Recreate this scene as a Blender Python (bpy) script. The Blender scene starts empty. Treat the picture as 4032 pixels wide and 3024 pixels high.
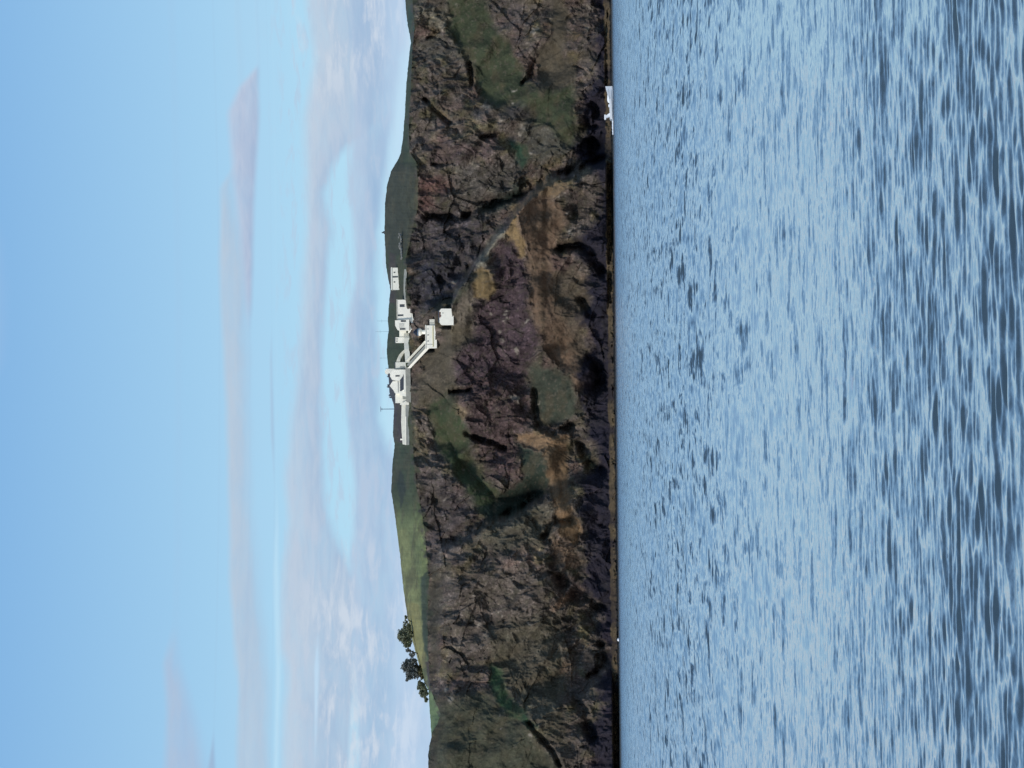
import bpy, math, random
import numpy as np
from mathutils import Vector, Matrix

# ------------------------------------------------------------------ camera, sky, sun, exposure
F = 8000.0                       # focal length in photograph pixels (4032 wide)
HCAM = 4.0
PITCH = math.radians(2.62)
ROLL = -math.atan2(35.0, 3024.0)
SUN_EL, SUN_AZ = 40.0, -136.0    # azimuth clockwise from +Y (view direction)

scene = bpy.context.scene
col = scene.collection
fwd = Vector((0, math.cos(PITCH), math.sin(PITCH)))
upv = Vector((0, -math.sin(PITCH), math.cos(PITCH)))
rgt = Vector((1, 0, 0))
cr, sr = math.cos(ROLL), math.sin(ROLL)
r2 = rgt * cr + upv * sr         # small roll of the hand-held camera
u2 = upv * cr - rgt * sr
CX = -u2                         # picture right = down in the place: the camera is held on its side
CY = r2
CAM = Vector((0, 0, HCAM))
camd = bpy.data.cameras.new('camera')
camd.lens = 36.0 * F / 4032.0
camd.sensor_width = 36.0
camd.clip_start = 0.5
camd.clip_end = 60000
cam = bpy.data.objects.new('camera', camd)
cam.matrix_world = Matrix(((CX.x, CY.x, -fwd.x, CAM.x), (CX.y, CY.y, -fwd.y, CAM.y), (CX.z, CY.z, -fwd.z, CAM.z), (0, 0, 0, 1)))
col.objects.link(cam)
scene.camera = cam
scene.view_settings.view_transform = 'Standard'
scene.view_settings.look = 'None'
scene.view_settings.exposure = 0.0
scene.view_settings.gamma = 1.0

sl = bpy.data.lights.new('sun', 'SUN')
sl.energy = 2.7
sl.angle = math.radians(14)
sl.color = (1.0, 0.95, 0.87)
so = bpy.data.objects.new('sun', sl)
a, e = math.radians(SUN_AZ), math.radians(SUN_EL)
sdir = Vector((math.sin(a) * math.cos(e), math.cos(a) * math.cos(e), math.sin(e)))
so.rotation_euler = sdir.to_track_quat('Z', 'Y').to_euler()
col.objects.link(so)


def lin(c):
    return tuple(((v / 255.0) / 12.92 if v / 255.0 <= 0.04045 else ((v / 255.0 + 0.055) / 1.055) ** 2.4) for v in c)


class NB:
    """little node-graph helper"""
    def __init__(s, nt):
        s.nt = nt
    def new(s, t, **kw):
        n = s.nt.nodes.new(t)
        for k, v in kw.items():
            setattr(n, k, v)
        return n
    def put(s, sock, v):
        if isinstance(v, bpy.types.NodeSocket):
            s.nt.links.new(v, sock)
        elif v is not None:
            sock.default_value = v
    def m(s, op, a, b=None, c=None, clamp=False):
        n = s.new('ShaderNodeMath', operation=op, use_clamp=clamp)
        s.put(n.inputs[0], a); s.put(n.inputs[1], b); s.put(n.inputs[2], c)
        return n.outputs[0]
    def mixc(s, f, a, b, bt='MIX'):
        n = s.new('ShaderNodeMix', data_type='RGBA', blend_type=bt)
        s.put(n.inputs[0], f)
        s.put(n.inputs[6], a if isinstance(a, bpy.types.NodeSocket) or len(a) == 4 else tuple(a) + (1,))
        s.put(n.inputs[7], b if isinstance(b, bpy.types.NodeSocket) or len(b) == 4 else tuple(b) + (1,))
        return n.outputs[2]
    def sstep(s, v, lo, hi, out0=0.0, out1=1.0):
        n = s.new('ShaderNodeMapRange', interpolation_type='SMOOTHSTEP')
        s.put(n.inputs[0], v); s.put(n.inputs[1], lo); s.put(n.inputs[2], hi); n.inputs[3].default_value = out0; n.inputs[4].default_value = out1
        return n.outputs[0]
    def lmap(s, v, lo, hi, out0=0.0, out1=1.0):
        n = s.new('ShaderNodeMapRange')
        s.put(n.inputs[0], v); s.put(n.inputs[1], lo); s.put(n.inputs[2], hi); n.inputs[3].default_value = out0; n.inputs[4].default_value = out1
        return n.outputs[0]
    def noise(s, vec, scale, detail=4, rough=0.5, dist=0.0):
        n = s.new('ShaderNodeTexNoise')
        s.put(n.inputs['Vector'], vec); n.inputs['Scale'].default_value = scale
        n.inputs['Detail'].default_value = detail; n.inputs['Roughness'].default_value = rough
        n.inputs['Distortion'].default_value = dist
        return n
    def comb(s, x, y, z):
        n = s.new('ShaderNodeCombineXYZ')
        s.put(n.inputs[0], x); s.put(n.inputs[1], y); s.put(n.inputs[2], z)
        return n.outputs[0]
    def vm(s, op, a, b=None):
        n = s.new('ShaderNodeVectorMath', operation=op)
        s.put(n.inputs[0], a); s.put(n.inputs[1], b)
        return n.outputs[0]
    def curve(s, v, pts, lo, hi):
        """piecewise linear table of v over [lo,hi]"""
        ys = [p[1] for p in pts]
        y0, y1 = min(ys), max(ys)
        if y1 - y0 < 1e-6: y1 = y0 + 1
        t = s.lmap(v, lo, hi)
        n = s.new('ShaderNodeFloatCurve')
        cm = n.mapping.curves[0]
        P = [((p[0] - lo) / (hi - lo), (p[1] - y0) / (y1 - y0)) for p in pts]
        cm.points[0].location = P[0]; cm.points[1].location = P[-1]
        for q in P[1:-1]:
            cm.points.new(*q)
        for q in cm.points: q.handle_type = 'VECTOR'
        n.mapping.update()
        s.put(n.inputs[1], t)
        return s.lmap(n.outputs[0], 0.0, 1.0, y0, y1)


# ---- world: Nishita sky with bands of thin cloud low over the land
world = bpy.data.worlds.new("World")
scene.world = world
world.use_nodes = True
nt = world.node_tree
nt.nodes.clear()
N = NB(nt)
sky = N.new('ShaderNodeTexSky', sky_type='NISHITA')
sky.sun_disc = False
sky.sun_elevation = math.radians(SUN_EL)
sky.sun_rotation = math.radians(SUN_AZ)
sky.altitude = 0
sky.air_density = 1.0
sky.dust_density = 0.6
sky.ozone_density = 1.6
tc = N.new('ShaderNodeTexCoord')
sp = N.new('ShaderNodeSeparateXYZ')
nt.links.new(tc.outputs['Generated'], sp.inputs[0])
dx, dy, dz = sp.outputs
el = N.m('ARCSINE', dz)
az = N.m('ARCTAN2', dx, dy)
E = N.m('MULTIPLY', el, F)        # 8000 units per radian
A = N.m('SUBTRACT', 1512.0, N.m('MULTIPLY', az, F))   # grows towards the left of the place
wv = N.comb(N.m('MULTIPLY', A, 0.0011), N.m('MULTIPLY', E, 0.006), 0.0)
wv2 = N.comb(N.m('MULTIPLY', A, 0.004), N.m('MULTIPLY', E, 0.012), 5.0)
nA = N.noise(wv, 1.0, 5, 0.55, 0.4)
nB = N.noise(wv2, 1.0, 5, 0.6, 0.3)
nC = N.noise(N.comb(N.m('MULTIPLY', A, 0.006), N.m('MULTIPLY', E, 0.030), 9.0), 1.0, 5, 0.62, 0.4)
wob0 = N.m('MULTIPLY', N.m('SUBTRACT', nC.outputs[0], 0.5), 26.0)
wob = N.m('ADD', wob0, N.m('ADD', N.m('MULTIPLY', N.m('SUBTRACT', nA.outputs[0], 0.5), 90.0), N.m('MULTIPLY', N.m('SUBTRACT', nB.outputs[0], 0.5), 60.0)))
Ew = N.m('ADD', E, wob)
HZ = 2382.0
tint = N.new('ShaderNodeValToRGB')
tint.color_ramp.elements[0].position = 0.0
SKY_LO, SKY_MID, SKY_HI = lin((190, 230, 248)), lin((165, 214, 246)), lin((138, 188, 235))
SKS = 0.10
skyc = N.mixc(1.0, sky.outputs[0], (SKS, SKS, SKS), 'MULTIPLY')
# the sky texture with its low haze colour corrected towards the day's pale cyan
rampn = tint.color_ramp
rampn.elements[0].color = SKY_LO + (1,)
rampn.elements[1].position = 1.0
rampn.elements[1].color = lin((120, 172, 228)) + (1,)
e2 = rampn.elements.new(0.13); e2.color = lin((190, 231, 249)) + (1,)
e2 = rampn.elements.new(0.25); e2.color = lin((172, 218, 246)) + (1,)
e2 = rampn.elements.new(0.45); e2.color = lin((136, 188, 235)) + (1,)
nt.links.new(N.lmap(E, 0.0, 5200.0), tint.inputs[0])
air = N.mixc(N.sstep(E, 3000.0, 9000.0, 0.85, 0.0), skyc, tint.outputs[0])

BANDS = [
    # (top edge in photo px x by y, bottom edge, softness top, softness bottom, density, colour top, colour bottom, wobble)
    # broad low bank
    ([(-800, 1225), (0, 1230), (220, 1252), (450, 1207), (900, 1207), (1100, 1193), (1500, 1184), (1620, 1160), (1900, 1125), (2050, 1140), (2280, 1116), (2540, 1111), (2610, 1134), (3024, 1128), (3800, 1128)],
     [(-800, 1580), (0, 1580), (480, 1500), (560, 1385), (640, 1325), (741, 1293), (904, 1318), (1085, 1300), (1266, 1290), (1500, 1285), (1900, 1281), (2000, 1300), (2230, 1380), (2300, 1420), (2500, 1420), (3024, 1410), (3800, 1390)], 24, 22, 0.93, (192, 205, 222), (167, 189, 216), 0.8),
    # lowest bank along the hilltops
    ([(-800, 1400), (0, 1400), (500, 1395), (597, 1380), (741, 1370), (904, 1392), (1085, 1397), (1266, 1365), (1500, 1361), (1904, 1396), (2100, 1392), (2200, 1375), (2600, 1395), (2800, 1415), (3024, 1425), (3800, 1420)],
     [(-800, 1660), (0, 1640), (900, 1500), (1300, 1490), (1640, 1500), (1800, 1560), (2100, 1640), (2500, 1680), (3024, 1740), (3800, 1740)], 16, 24, 0.93, (178, 198, 223), (155, 184, 216), 0.6),
    # long band halfway up
    ([(-800, 960), (600, 960), (720, 885), (1000, 870), (1500, 888), (2000, 905), (2300, 915), (2700, 960), (3024, 965), (3800, 965)],
     [(-800, 965), (600, 965), (720, 930), (1000, 985), (1500, 985), (2000, 1000), (2300, 1040), (2700, 1080), (3024, 1090), (3800, 1100)], 14, 30, 0.85, (186, 200, 217), (170, 193, 217), 0.35),
    # spindle-shaped cloud at the right
    ([(-800, 1040), (240, 1040), (330, 960), (430, 915), (700, 930), (900, 950), (1150, 970), (1300, 990), (3800, 990)],
     [(-800, 1040), (240, 1040), (330, 1040), (430, 1040), (700, 1020), (900, 1010), (1150, 1000), (1300, 990), (3800, 990)], 16, 12, 0.9, (188, 198, 220), (156, 174, 206), 0.12),
    # thin streak
    ([(-800, 1075), (1280, 1075), (1400, 1066), (1700, 1070), (1900, 1086), (3800, 1090)],
     [(-800, 1075), (1280, 1075), (1400, 1078), (1700, 1086), (1900, 1088), (3800, 1090)], 6, 6, 0.6, (168, 190, 216), (160, 186, 214), 0.0),
    # slots of clear sky show as pale cyan streaks
    ([(-800, 1095), (1900, 1095), (2250, 1084), (2600, 1100), (3800, 1105)], [(-800, 1095), (1900, 1095), (2250, 1110), (2600, 1122), (3800, 1125)], 8, 8, 0.8, (188, 224, 245), (188, 224, 245), 0.15),
    ([(-800, 1262), (2480, 1262), (2620, 1250), (2880, 1258), (3000, 1262), (3800, 1262)], [(-800, 1262), (2480, 1262), (2620, 1272), (2880, 1268), (3000, 1262), (3800, 1262)], 5, 6, 0.85, (196, 224, 246), (190, 220, 244), 0.05),
    ([(-800, 1400), (2700, 1400), (2800, 1388), (3024, 1385), (3800, 1385)], [(-800, 1400), (2700, 1400), (2800, 1415), (3024, 1428), (3800, 1430)], 10, 10, 0.7, (188, 222, 242), (188, 222, 242), 0.1),
    # lower left wedge
    ([(-800, 710), (2450, 710), (2600, 672), (2800, 690), (3024, 690), (3800, 690)],
     [(-800, 710), (2450, 710), (2600, 735), (2800, 800), (3024, 860), (3800, 900)], 18, 34, 0.75, (180, 192, 214), (166, 188, 218), 0.15),
    ([(-800, 872), (2860, 872), (3024, 850), (3800, 840)],
     [(-800, 872), (2860, 872), (3024, 886), (3800, 890)], 8, 8, 0.7, (158, 178, 206), (150, 172, 205), 0.0),
    # faint wisps high up
    ([(-800, -200), (0, -200), (3800, -200)], [(-800, 60), (0, 50), (180, 20), (700, -20), (900, 40), (1100, 60), (1400, 50), (1500, 0), (2000, -40), (3800, -40)], 10, 45, 0.35, (180, 200, 232), (176, 198, 232), 0.3),
    # a faint veil above the long band
    ([(-800, 900), (3800, 930)], [(-800, 1130), (3800, 1130)], 80, 80, 0.12, (180, 205, 230), (176, 205, 232), 0.5),
]
cur = air
for (top, bot, s0, s1, dens, c0, c1, wf) in BANDS:
    Et = N.curve(A, [(p[0], HZ + 11.6e-3 * (p[0] - 1512) - p[1]) for p in top], -800, 3800)
    Eb = N.curve(A, [(p[0], HZ + 11.6e-3 * (p[0] - 1512) - p[1]) for p in bot], -800, 3800)
    ev = N.m('ADD', E, N.m('MULTIPLY', wob, wf))
    t1 = N.sstep(N.m('SUBTRACT', Et, ev), -s0 * 0.9, s0 * 1.5)
    t2 = N.sstep(N.m('SUBTRACT', ev, Eb), -s1 * 0.9, s1 * 1.6)
    mask = N.m('MULTIPLY', N.m('MULTIPLY', t1, t2), dens)
    tx = N.sstep(nB.outputs[0], 0.32, 0.60, 0.78, 1.0)
    mask = N.m('MULTIPLY', mask, tx)
    frac = N.m('DIVIDE', N.m('SUBTRACT', ev, Eb), N.m('MAXIMUM', N.m('SUBTRACT', Et, Eb), 10.0), clamp=True)
    frac = N.m('ADD', frac, N.m('MULTIPLY', N.m('SUBTRACT', nA.outputs[0], 0.5), 1.8))
    frac = N.m('ADD', frac, N.m('MULTIPLY', N.m('SUBTRACT', nC.outputs[0], 0.5), 1.5), clamp=True)
    cc = N.mixc(frac, lin(c1), lin(c0))
    cur = N.mixc(mask, cur, cc)
stk = N.m('MULTIPLY', N.sstep(nC.outputs[0], 0.50, 0.66), N.m('MULTIPLY', N.sstep(E, 760.0, 900.0), N.sstep(E, 1330.0, 1180.0)))
cur = N.mixc(N.m('MULTIPLY', stk, 0.5), cur, lin((182, 199, 222)))
# bright puffs inside the low banks
puff = N.m('MULTIPLY', N.sstep(N.m('ADD', nB.outputs[0], N.m('MULTIPLY', N.m('SUBTRACT', nC.outputs[0], 0.5), 0.5)), 0.46, 0.68), N.m('MULTIPLY', N.sstep(E, 650.0, 800.0), N.sstep(E, 1250.0, 1050.0)))
side = N.m('MAXIMUM', N.sstep(A, 600.0, 100.0), N.sstep(A, 1900.0, 2500.0))
cur = N.mixc(N.m('MULTIPLY', N.m('MULTIPLY', puff, side), 0.6), cur, lin((216, 225, 236)))
# pale rim right over the hill
cur = N.mixc(N.sstep(E, 900.0, 780.0, 0.0, 0.45), cur, lin((198, 219, 243)))
below = N.m('LESS_THAN', dz, -0.002)
cur = N.mixc(below, cur, lin((90, 120, 150)))
bg = N.new('ShaderNodeBackground')
nt.links.new(cur, bg.inputs[0])
bg.inputs[1].default_value = 1.0
wo = N.new('ShaderNodeOutputWorld')
nt.links.new(bg.outputs[0], wo.inputs[0])


# ------------------------------------------------------------------ helpers
def at(x, y, D):
    """a point of the place seen at photo pixel (x, y), D metres out along the view axis"""
    b = (x - 2016.0) / F
    a_ = (1512.0 - y) / F
    return CAM + (fwd + CX * b + CY * a_) * D


def at_np(x, y, D):
    b = (x - 2016.0) / F
    a_ = (1512.0 - y) / F
    out = []
    for i in range(3):
        out.append(CAM[i] + (fwd[i] + CX[i] * b + CY[i] * a_) * D)
    return np.stack(out, -1)


def mesh_grid(name, P, mat, colr=None, smooth=True):
    R, C = P.shape[:2]
    me = bpy.data.meshes.new(name)
    nV = R * C
    me.vertices.add(nV)
    me.vertices.foreach_set('co', P.reshape(-1).astype(np.float32))
    idx = np.arange(nV).reshape(R, C)
    q = np.stack([idx[:-1, :-1], idx[:-1, 1:], idx[1:, 1:], idx[1:, :-1]], -1).reshape(-1, 4)
    nF = len(q)
    me.loops.add(nF * 4)
    me.loops.foreach_set('vertex_index', q.reshape(-1).astype(np.int32))
    me.polygons.add(nF)
    me.polygons.foreach_set('loop_start', (np.arange(nF) * 4).astype(np.int32))
    me.polygons.foreach_set('loop_total', np.full(nF, 4, np.int32))
    me.polygons.foreach_set('use_smooth', np.full(nF, smooth, bool))
    me.update(calc_edges=True)
    if colr is not None:
        at_ = me.color_attributes.new('Col', 'FLOAT_COLOR', 'POINT')
        at_.data.foreach_set('color', colr.reshape(-1).astype(np.float32))
    me.materials.append(mat)
    o = bpy.data.objects.new(name, me)
    col.objects.link(o)
    return o


def tag(o, label=None, cat=None, group=None, kind=None):
    if label: o['label'] = label
    if cat: o['category'] = cat
    if group: o['group'] = group
    if kind: o['kind'] = kind
    return o


def h2(ix, iy, seed):
    n = (ix.astype(np.int64) * 374761393 + iy.astype(np.int64) * 668265263 + seed * 1442695041) & 0xFFFFFFFF
    n = ((n ^ (n >> 13)) * 1274126177) & 0xFFFFFFFF
    n = ((n ^ (n >> 16)) * 2246822519) & 0xFFFFFFFF
    n = n ^ (n >> 15)
    return (n & 0xFFFFFF) / float(0xFFFFFF)


def vnoise(x, y, seed=0):
    ix = np.floor(x); iy = np.floor(y)
    fx = x - ix; fy = y - iy
    fx = fx * fx * fx * (fx * (fx * 6 - 15) + 10); fy = fy * fy * fy * (fy * (fy * 6 - 15) + 10)
    a = h2(ix, iy, seed); b = h2(ix + 1, iy, seed); c = h2(ix, iy + 1, seed); d = h2(ix + 1, iy + 1, seed)
    return (a * (1 - fx) + b * fx) * (1 - fy) + (c * (1 - fx) + d * fx) * fy - 0.5


def fbm(x, y, seed=0, octv=5, g=0.5):
    s = 0; amp = 1.0; tot = 0
    for i in range(octv):
        s = s + amp * vnoise(x * 2 ** i + 17.3 * i, y * 2 ** i - 9.1 * i, seed + i)
        tot += amp; amp *= g
    return s / tot * 2


def facets(x, y, seed):
    """cells, each a randomly tilted plane; returns (plane value, F2-F1)"""
    ix = np.floor(x); iy = np.floor(y)
    best = np.full(x.shape, 9.0); sec = np.full(x.shape, 9.0); val = np.zeros(x.shape)
    for ox in (-1, 0, 1):
        for oy in (-1, 0, 1):
            cx = ix + ox; cy = iy + oy
            px = cx + h2(cx, cy, seed); py = cy + h2(cx, cy, seed + 7)
            ddx = x - px; ddy = y - py
            d = np.sqrt(ddx * ddx + ddy * ddy)
            v = (h2(cx, cy, seed + 3) - 0.5) + (h2(cx, cy, seed + 4) - 0.5) * 1.6 * ddx + (h2(cx, cy, seed + 5) - 0.5) * 1.6 * ddy
            nb = d < best
            sec = np.where(nb, best, np.minimum(sec, d))
            val = np.where(nb, v, val)
            best = np.where(nb, d, best)
    return val, sec - best


def polydist(x, y, pts):
    d = np.full(x.shape, 1e9)
    for (x0, y0), (x1, y1) in zip(pts[:-1], pts[1:]):
        vx, vy = x1 - x0, y1 - y0
        L = vx * vx + vy * vy + 1e-9
        t = np.clip(((x - x0) * vx + (y - y0) * vy) / L, 0, 1)
        d = np.minimum(d, np.hypot(x - x0 - t * vx, y - y0 - t * vy))
    return d


def inpoly(x, y, pts):
    ins = np.zeros(x.shape, bool)
    n = len(pts)
    for i in range(n):
        x0, y0 = pts[i]; x1, y1 = pts[(i + 1) % n]
        if y0 == y1: continue
        c = ((y0 > y) != (y1 > y)) & (x < (x1 - x0) * (y - y0) / (y1 - y0) + x0)
        ins ^= c
    return ins


def softpoly(x, y, pts, w):
    xs = [p[0] for p in pts]; ys = [p[1] for p in pts]
    out = np.zeros(x.shape)
    bb = (x > min(xs) - 3 * w) & (x < max(xs) + 3 * w) & (y > min(ys) - 3 * w) & (y < max(ys) + 3 * w)
    X = x[bb]; Y = y[bb]
    d = polydist(X, Y, list(pts) + [pts[0]])
    d = np.where(inpoly(X, Y, pts), d, -d)
    out[bb] = np.clip(0.5 + d / (2 * w), 0, 1)
    return out * out * (3 - 2 * out)


def c6(p): return [(1500 + a / 2.212, b / 2.212) for a, b in p]
def c7(p): return [(1500 + a / 2.212, 750 + b / 2.212) for a, b in p]
def c8(p): return [(1500 + a / 2.212, 1500 + b / 2.212) for a, b in p]
def c9(p): return [(1500 + a / 2.143, 2250 + b / 2.143) for a, b in p]


# ------------------------------------------------------------------ land: where the surface lies
K = 1.8228
SKYL = [(-900, 1590), (-300, 1600), (0, 1595), (91, 1604), (164, 1618), (219, 1611), (328, 1600), (437, 1595), (547, 1586), (602, 1578), (629, 1567), (674, 1540), (729, 1524), (802, 1516), (911, 1514),
        (984, 1517), (1048, 1520), (1094, 1528), (1140, 1537), (1180, 1533), (1260, 1527), (1300, 1530), (1340, 1525), (1385, 1523), (1458, 1530), (1550, 1541), (1604, 1552), (1640, 1550), (1714, 1547),
        (1750, 1554), (1823, 1546), (1932, 1540), (1987, 1549), (2096, 1564), (2187, 1575), (2278, 1584), (2370, 1595), (2424, 1604), (2515, 1622), (2600, 1645), (2680, 1668), (2717, 1687), (2870, 1697), (3000, 1706), (3300, 1730), (3900, 1760)]
RIM = [(-900, 1620), (-300, 1625), (0, 1625), (110, 1632), (190, 1624), (330, 1618), (500, 1610), (600, 1612), (640, 1640), (729, 1645), (820, 1644), (911, 1622), (1010, 1600), (1166, 1602), (1300, 1612), (1460, 1614), (1604, 1620),
       (1750, 1626), (1880, 1636), (1914, 1640), (2005, 1660), (2130, 1675), (2280, 1690), (2400, 1684), (2550, 1685), (2700, 1692), (2760, 1712), (2812, 1736), (2850, 1722), (2885, 1702), (2930, 1692), (2973, 1685), (3015, 1687), (3300, 1680), (3900, 1690)]


def terp(tab, y):
    return np.interp(y, [p[0] for p in tab], [p[1] for p in tab])


def rim_x(y):
    return terp(RIM, y) + 2.5 * vnoise(y / 13.0, y * 0 + 3.3, 5) + 1.6 * vnoise(y / 4.0, y * 0 + 8.3, 6)


def sky_x(y):
    return terp(SKYL, y) + 1.6 * vnoise(y / 9.0, y * 0 + 1.3, 15) + 1.0 * vnoise(y / 3.0, y * 0 + 1.3, 16)


def water_x(y):
    return 2405 + 35 * y / 3024.0


CREST = [(1500, 1230), (1780, 1212), (1800, 1160), (1850, 1090), (1905, 1010), (1960, 940), (2060, 830), (2110, 760), (2150, 735), (2300, 690), (2450, 650)]
LCREST = [(1500, 2250), (1700, 2180), (1767, 2142), (1893, 2074), (1997, 2033), (2133, 1952), (2170, 1934), (2300, 1900), (2450, 1880)]
GULLIES = [
    ([(1690, 852), (1760, 858), (1830, 845), (1950, 800), (2080, 750), (2200, 700), (2290, 672)], 12, 15),
    ([(1672, 389), (1700, 420), (1730, 450), (1771, 488)], 6, 7),
    ([(2101, 235), (2095, 290), (2060, 325)], 7, 8),
    ([(1690, 150), (1712, 140), (1730, 120)], 5, 8),
    ([(1848, 253), (1861, 335)], 6, 7),
    ([(1900, 540), (1960, 520)], 5, 6),
    ([(1700, 644), (1790, 640)], 6, 6),
    ([(2215, 975), (2278, 962), (2336, 1003), (2372, 1066)], 13, 17),
    ([(1770, 1540), (1800, 1537), (1848, 1536)], 10, 9),
    ([(1840, 1710), (1920, 1735), (1955, 1748), (1988, 1762)], 8, 9),
    ([(2105, 1545), (2124, 1680), (2180, 1700), (2246, 1676)], 8, 11),
    ([(1640, 1230), (1690, 1130), (1760, 1090), (1840, 1060)], 7, 26),
    ([(2190, 2240), (2228, 2310), (2293, 2357), (2370, 2380)], 12, 16),
    ([(2083, 2847), (2176, 2960), (2200, 3010)], 7, 7),
    ([(2345, 1415), (2362, 1455), (2360, 1500)], 16, 30),
    ([(2335, 440), (2340, 560), (2355, 620)], 16, 34),
    ([(2300, 1180), (2330, 1240)], 7, 18),
    ([(2290, 1760), (2330, 1840), (2370, 1850)], 9, 16),
    ([(2250, 2050), (2190, 2045), (2150, 2120)], 7, 12),
    ([(2370, 2540), (2372, 2620)], 10, 16),
    ([(2320, 2660), (2350, 2650)], 8, 9),
    ([(2250, 2740), (2300, 2800), (2330, 2900)], 6, 14),
    ([(1640, 2000), (1700, 1950), (1740, 1990)], 4, 14),
    ([(1765, 2145), (1890, 2078), (1995, 2036), (2130, 1956)], 9, 15),
]


def ss(v):
    v = np.clip(v, 0, 1)
    return v * v * (3 - 2 * v)


def face_depth(x, y, detail=True):
    wx = water_x(y)
    zz = (wx - x) / 10.0                      # about metres above the water
    D = 806.0 + 0.42 * zz + 5.0 * fbm(y / 420.0, x * 0 + 2.0, 31, 3) * 2
    # central massif: its crest runs down to the right and stands in front of the recess behind
    yc = np.interp(x, [p[0] for p in CREST], [p[1] for p in CREST])
    yc = yc - 24 + 14 * fbm(x / 40.0, x * 0, 71, 3)
    s = 1 / (1 + np.exp(-(y - yc) / 6.0))
    D -= 36.0 * s * np.exp(-np.clip(y - yc, 0, None) / 420.0) * ss((x - 1590) / 260.0)
    # left massif
    yl = np.interp(x, [p[0] for p in LCREST], [p[1] for p in LCREST]) + 16 * fbm(x / 35.0, x * 0 + 5, 72, 3)
    s = 1 / (1 + np.exp(-(y - yl) / 7.0))
    D -= 24.0 * s * np.exp(-np.clip(y - yl, 0, None) / 900.0) * ss((x - 1650) / 170.0) * ss((2360 - x) / 260.0)
    # right massif, ending at the gully
    s = 1 / (1 + np.exp((y - 800 + (x - 1900) * 0.35) / 30.0))
    D -= 9.0 * s
    # far left near headland bulges out
    u_ = np.clip((y + 0.35 * (x - 1700) - 2600) / 480.0, 0, 1)
    D -= 22.0 * u_ * u_ * (3 - 2 * u_) * np.clip((x - 1600) / 160, 0, 1)
    D += 8.0 * fbm(y / 130.0 + x / 300.0, x / 190.0, 33, 3)
    # middle rib with the pale slope, and the buttress under the brown slope
    D -= 10 * np.exp(-((y - 1620) / 90.0) ** 2) * np.exp(-((x - 1900) / 260.0) ** 2)
    D -= 6 * np.exp(-(polydist(x, y, [(2040, 800), (2100, 1150), (2140, 1400), (2250, 1560)]) / 75.0) ** 2)
    D -= 4.5 * np.exp(-(polydist(x, y, [(2150, 1720), (2170, 1900), (2210, 2060), (2260, 2130)]) / 46.0) ** 2)
    D += 9 * np.exp(-polydist(x, y, [(1720, 1600), (1800, 1800), (1950, 1960), (2080, 1960)]) / 70.0)
    for pts, dep, w in GULLIES:
        jit = 10 * fbm(x / 34.0, y / 34.0, 301, 3)
        d = polydist(x + jit, y + jit, pts)
        D += dep * 0.95 * np.exp(-(d / (1.25 * w)) ** 2) * np.clip(0.9 + 0.8 * fbm(x / 40.0, y / 40.0, 305, 2), 0.4, 1.4)
    if detail:
        m = zz; h = y / 10.0
        wpx = 3.0 * fbm(h / 14.0, m / 14.0, 41, 3); wpy = 3.0 * fbm(h / 14.0, m / 14.0, 42, 3)
        hx, mx = h + wpx, m + wpy
        soft = grass_mask(x, y)               # turf and scree lie smoother than bare rock
        k = 1 - 0.85 * soft
        f1, e1 = facets(hx / 17.0 + mx / 60, mx / 13.0 - hx / 70, 51)
        f2, e2_ = facets(hx / 6.5, mx / 8.5, 61)
        f3, e3 = facets(hx / 2.4 + 0.2 * mx, mx / 3.2, 62)
        f4, e4 = facets(hx / 1.1 - 0.3 * mx, mx / 1.2, 63)
        D += k * (2.4 * f1 + 1.3 * f2 + 0.5 * f3 + 0.15 * f4)
        D += k ** 3 * 0.35 * np.exp(-e2_ / 0.09)
        rg = 1 - np.abs(fbm(hx / 9.0, mx / 15.0, 81, 5) * 1.6)
        D -= k * 3.0 * rg ** 2
        D += 2.3 * fbm(hx / 4.0, mx / 5.0, 91, 5) * (0.35 + 0.65 * k)
        D += 0.18 * fbm(hx / 0.9, mx / 0.9, 97, 3) * (0.5 + 0.5 * k)
    # flat ledges that carry the lower buildings
    for (lx, y0, y1, dep) in ((1711, 1245, 1378, 9.0), (1777, 1205, 1288, 9.0)):
        inb = np.clip((y - y0 + 10) / 10.0, 0, 1) * np.clip((y1 + 10 - y) / 10.0, 0, 1)
        D = D + dep * inb * np.clip((lx + 2 - x) / 3.0, 0, 1) * np.clip((x - (lx - 60)) / 50.0, 0, 1)
    # shore: a low rock shelf runs along the foot
    k = np.clip((2.9 - zz) / 1.2, 0, 1)
    k = k * k * (3 - 2 * k)
    shelf = 788.0 + 3.4 * np.clip(zz, -2, 3) + 2.0 * fbm(y / 30.0, x / 12.0, 95, 4)
    if detail:
        f5, _ = facets(y / 38.0, zz / 1.4, 96)
        shelf = shelf + 2.6 * f5 + 1.6 * fbm(y / 9.0, zz, 98, 3)
    D = D * (1 - k) + shelf * k
    return D


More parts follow.
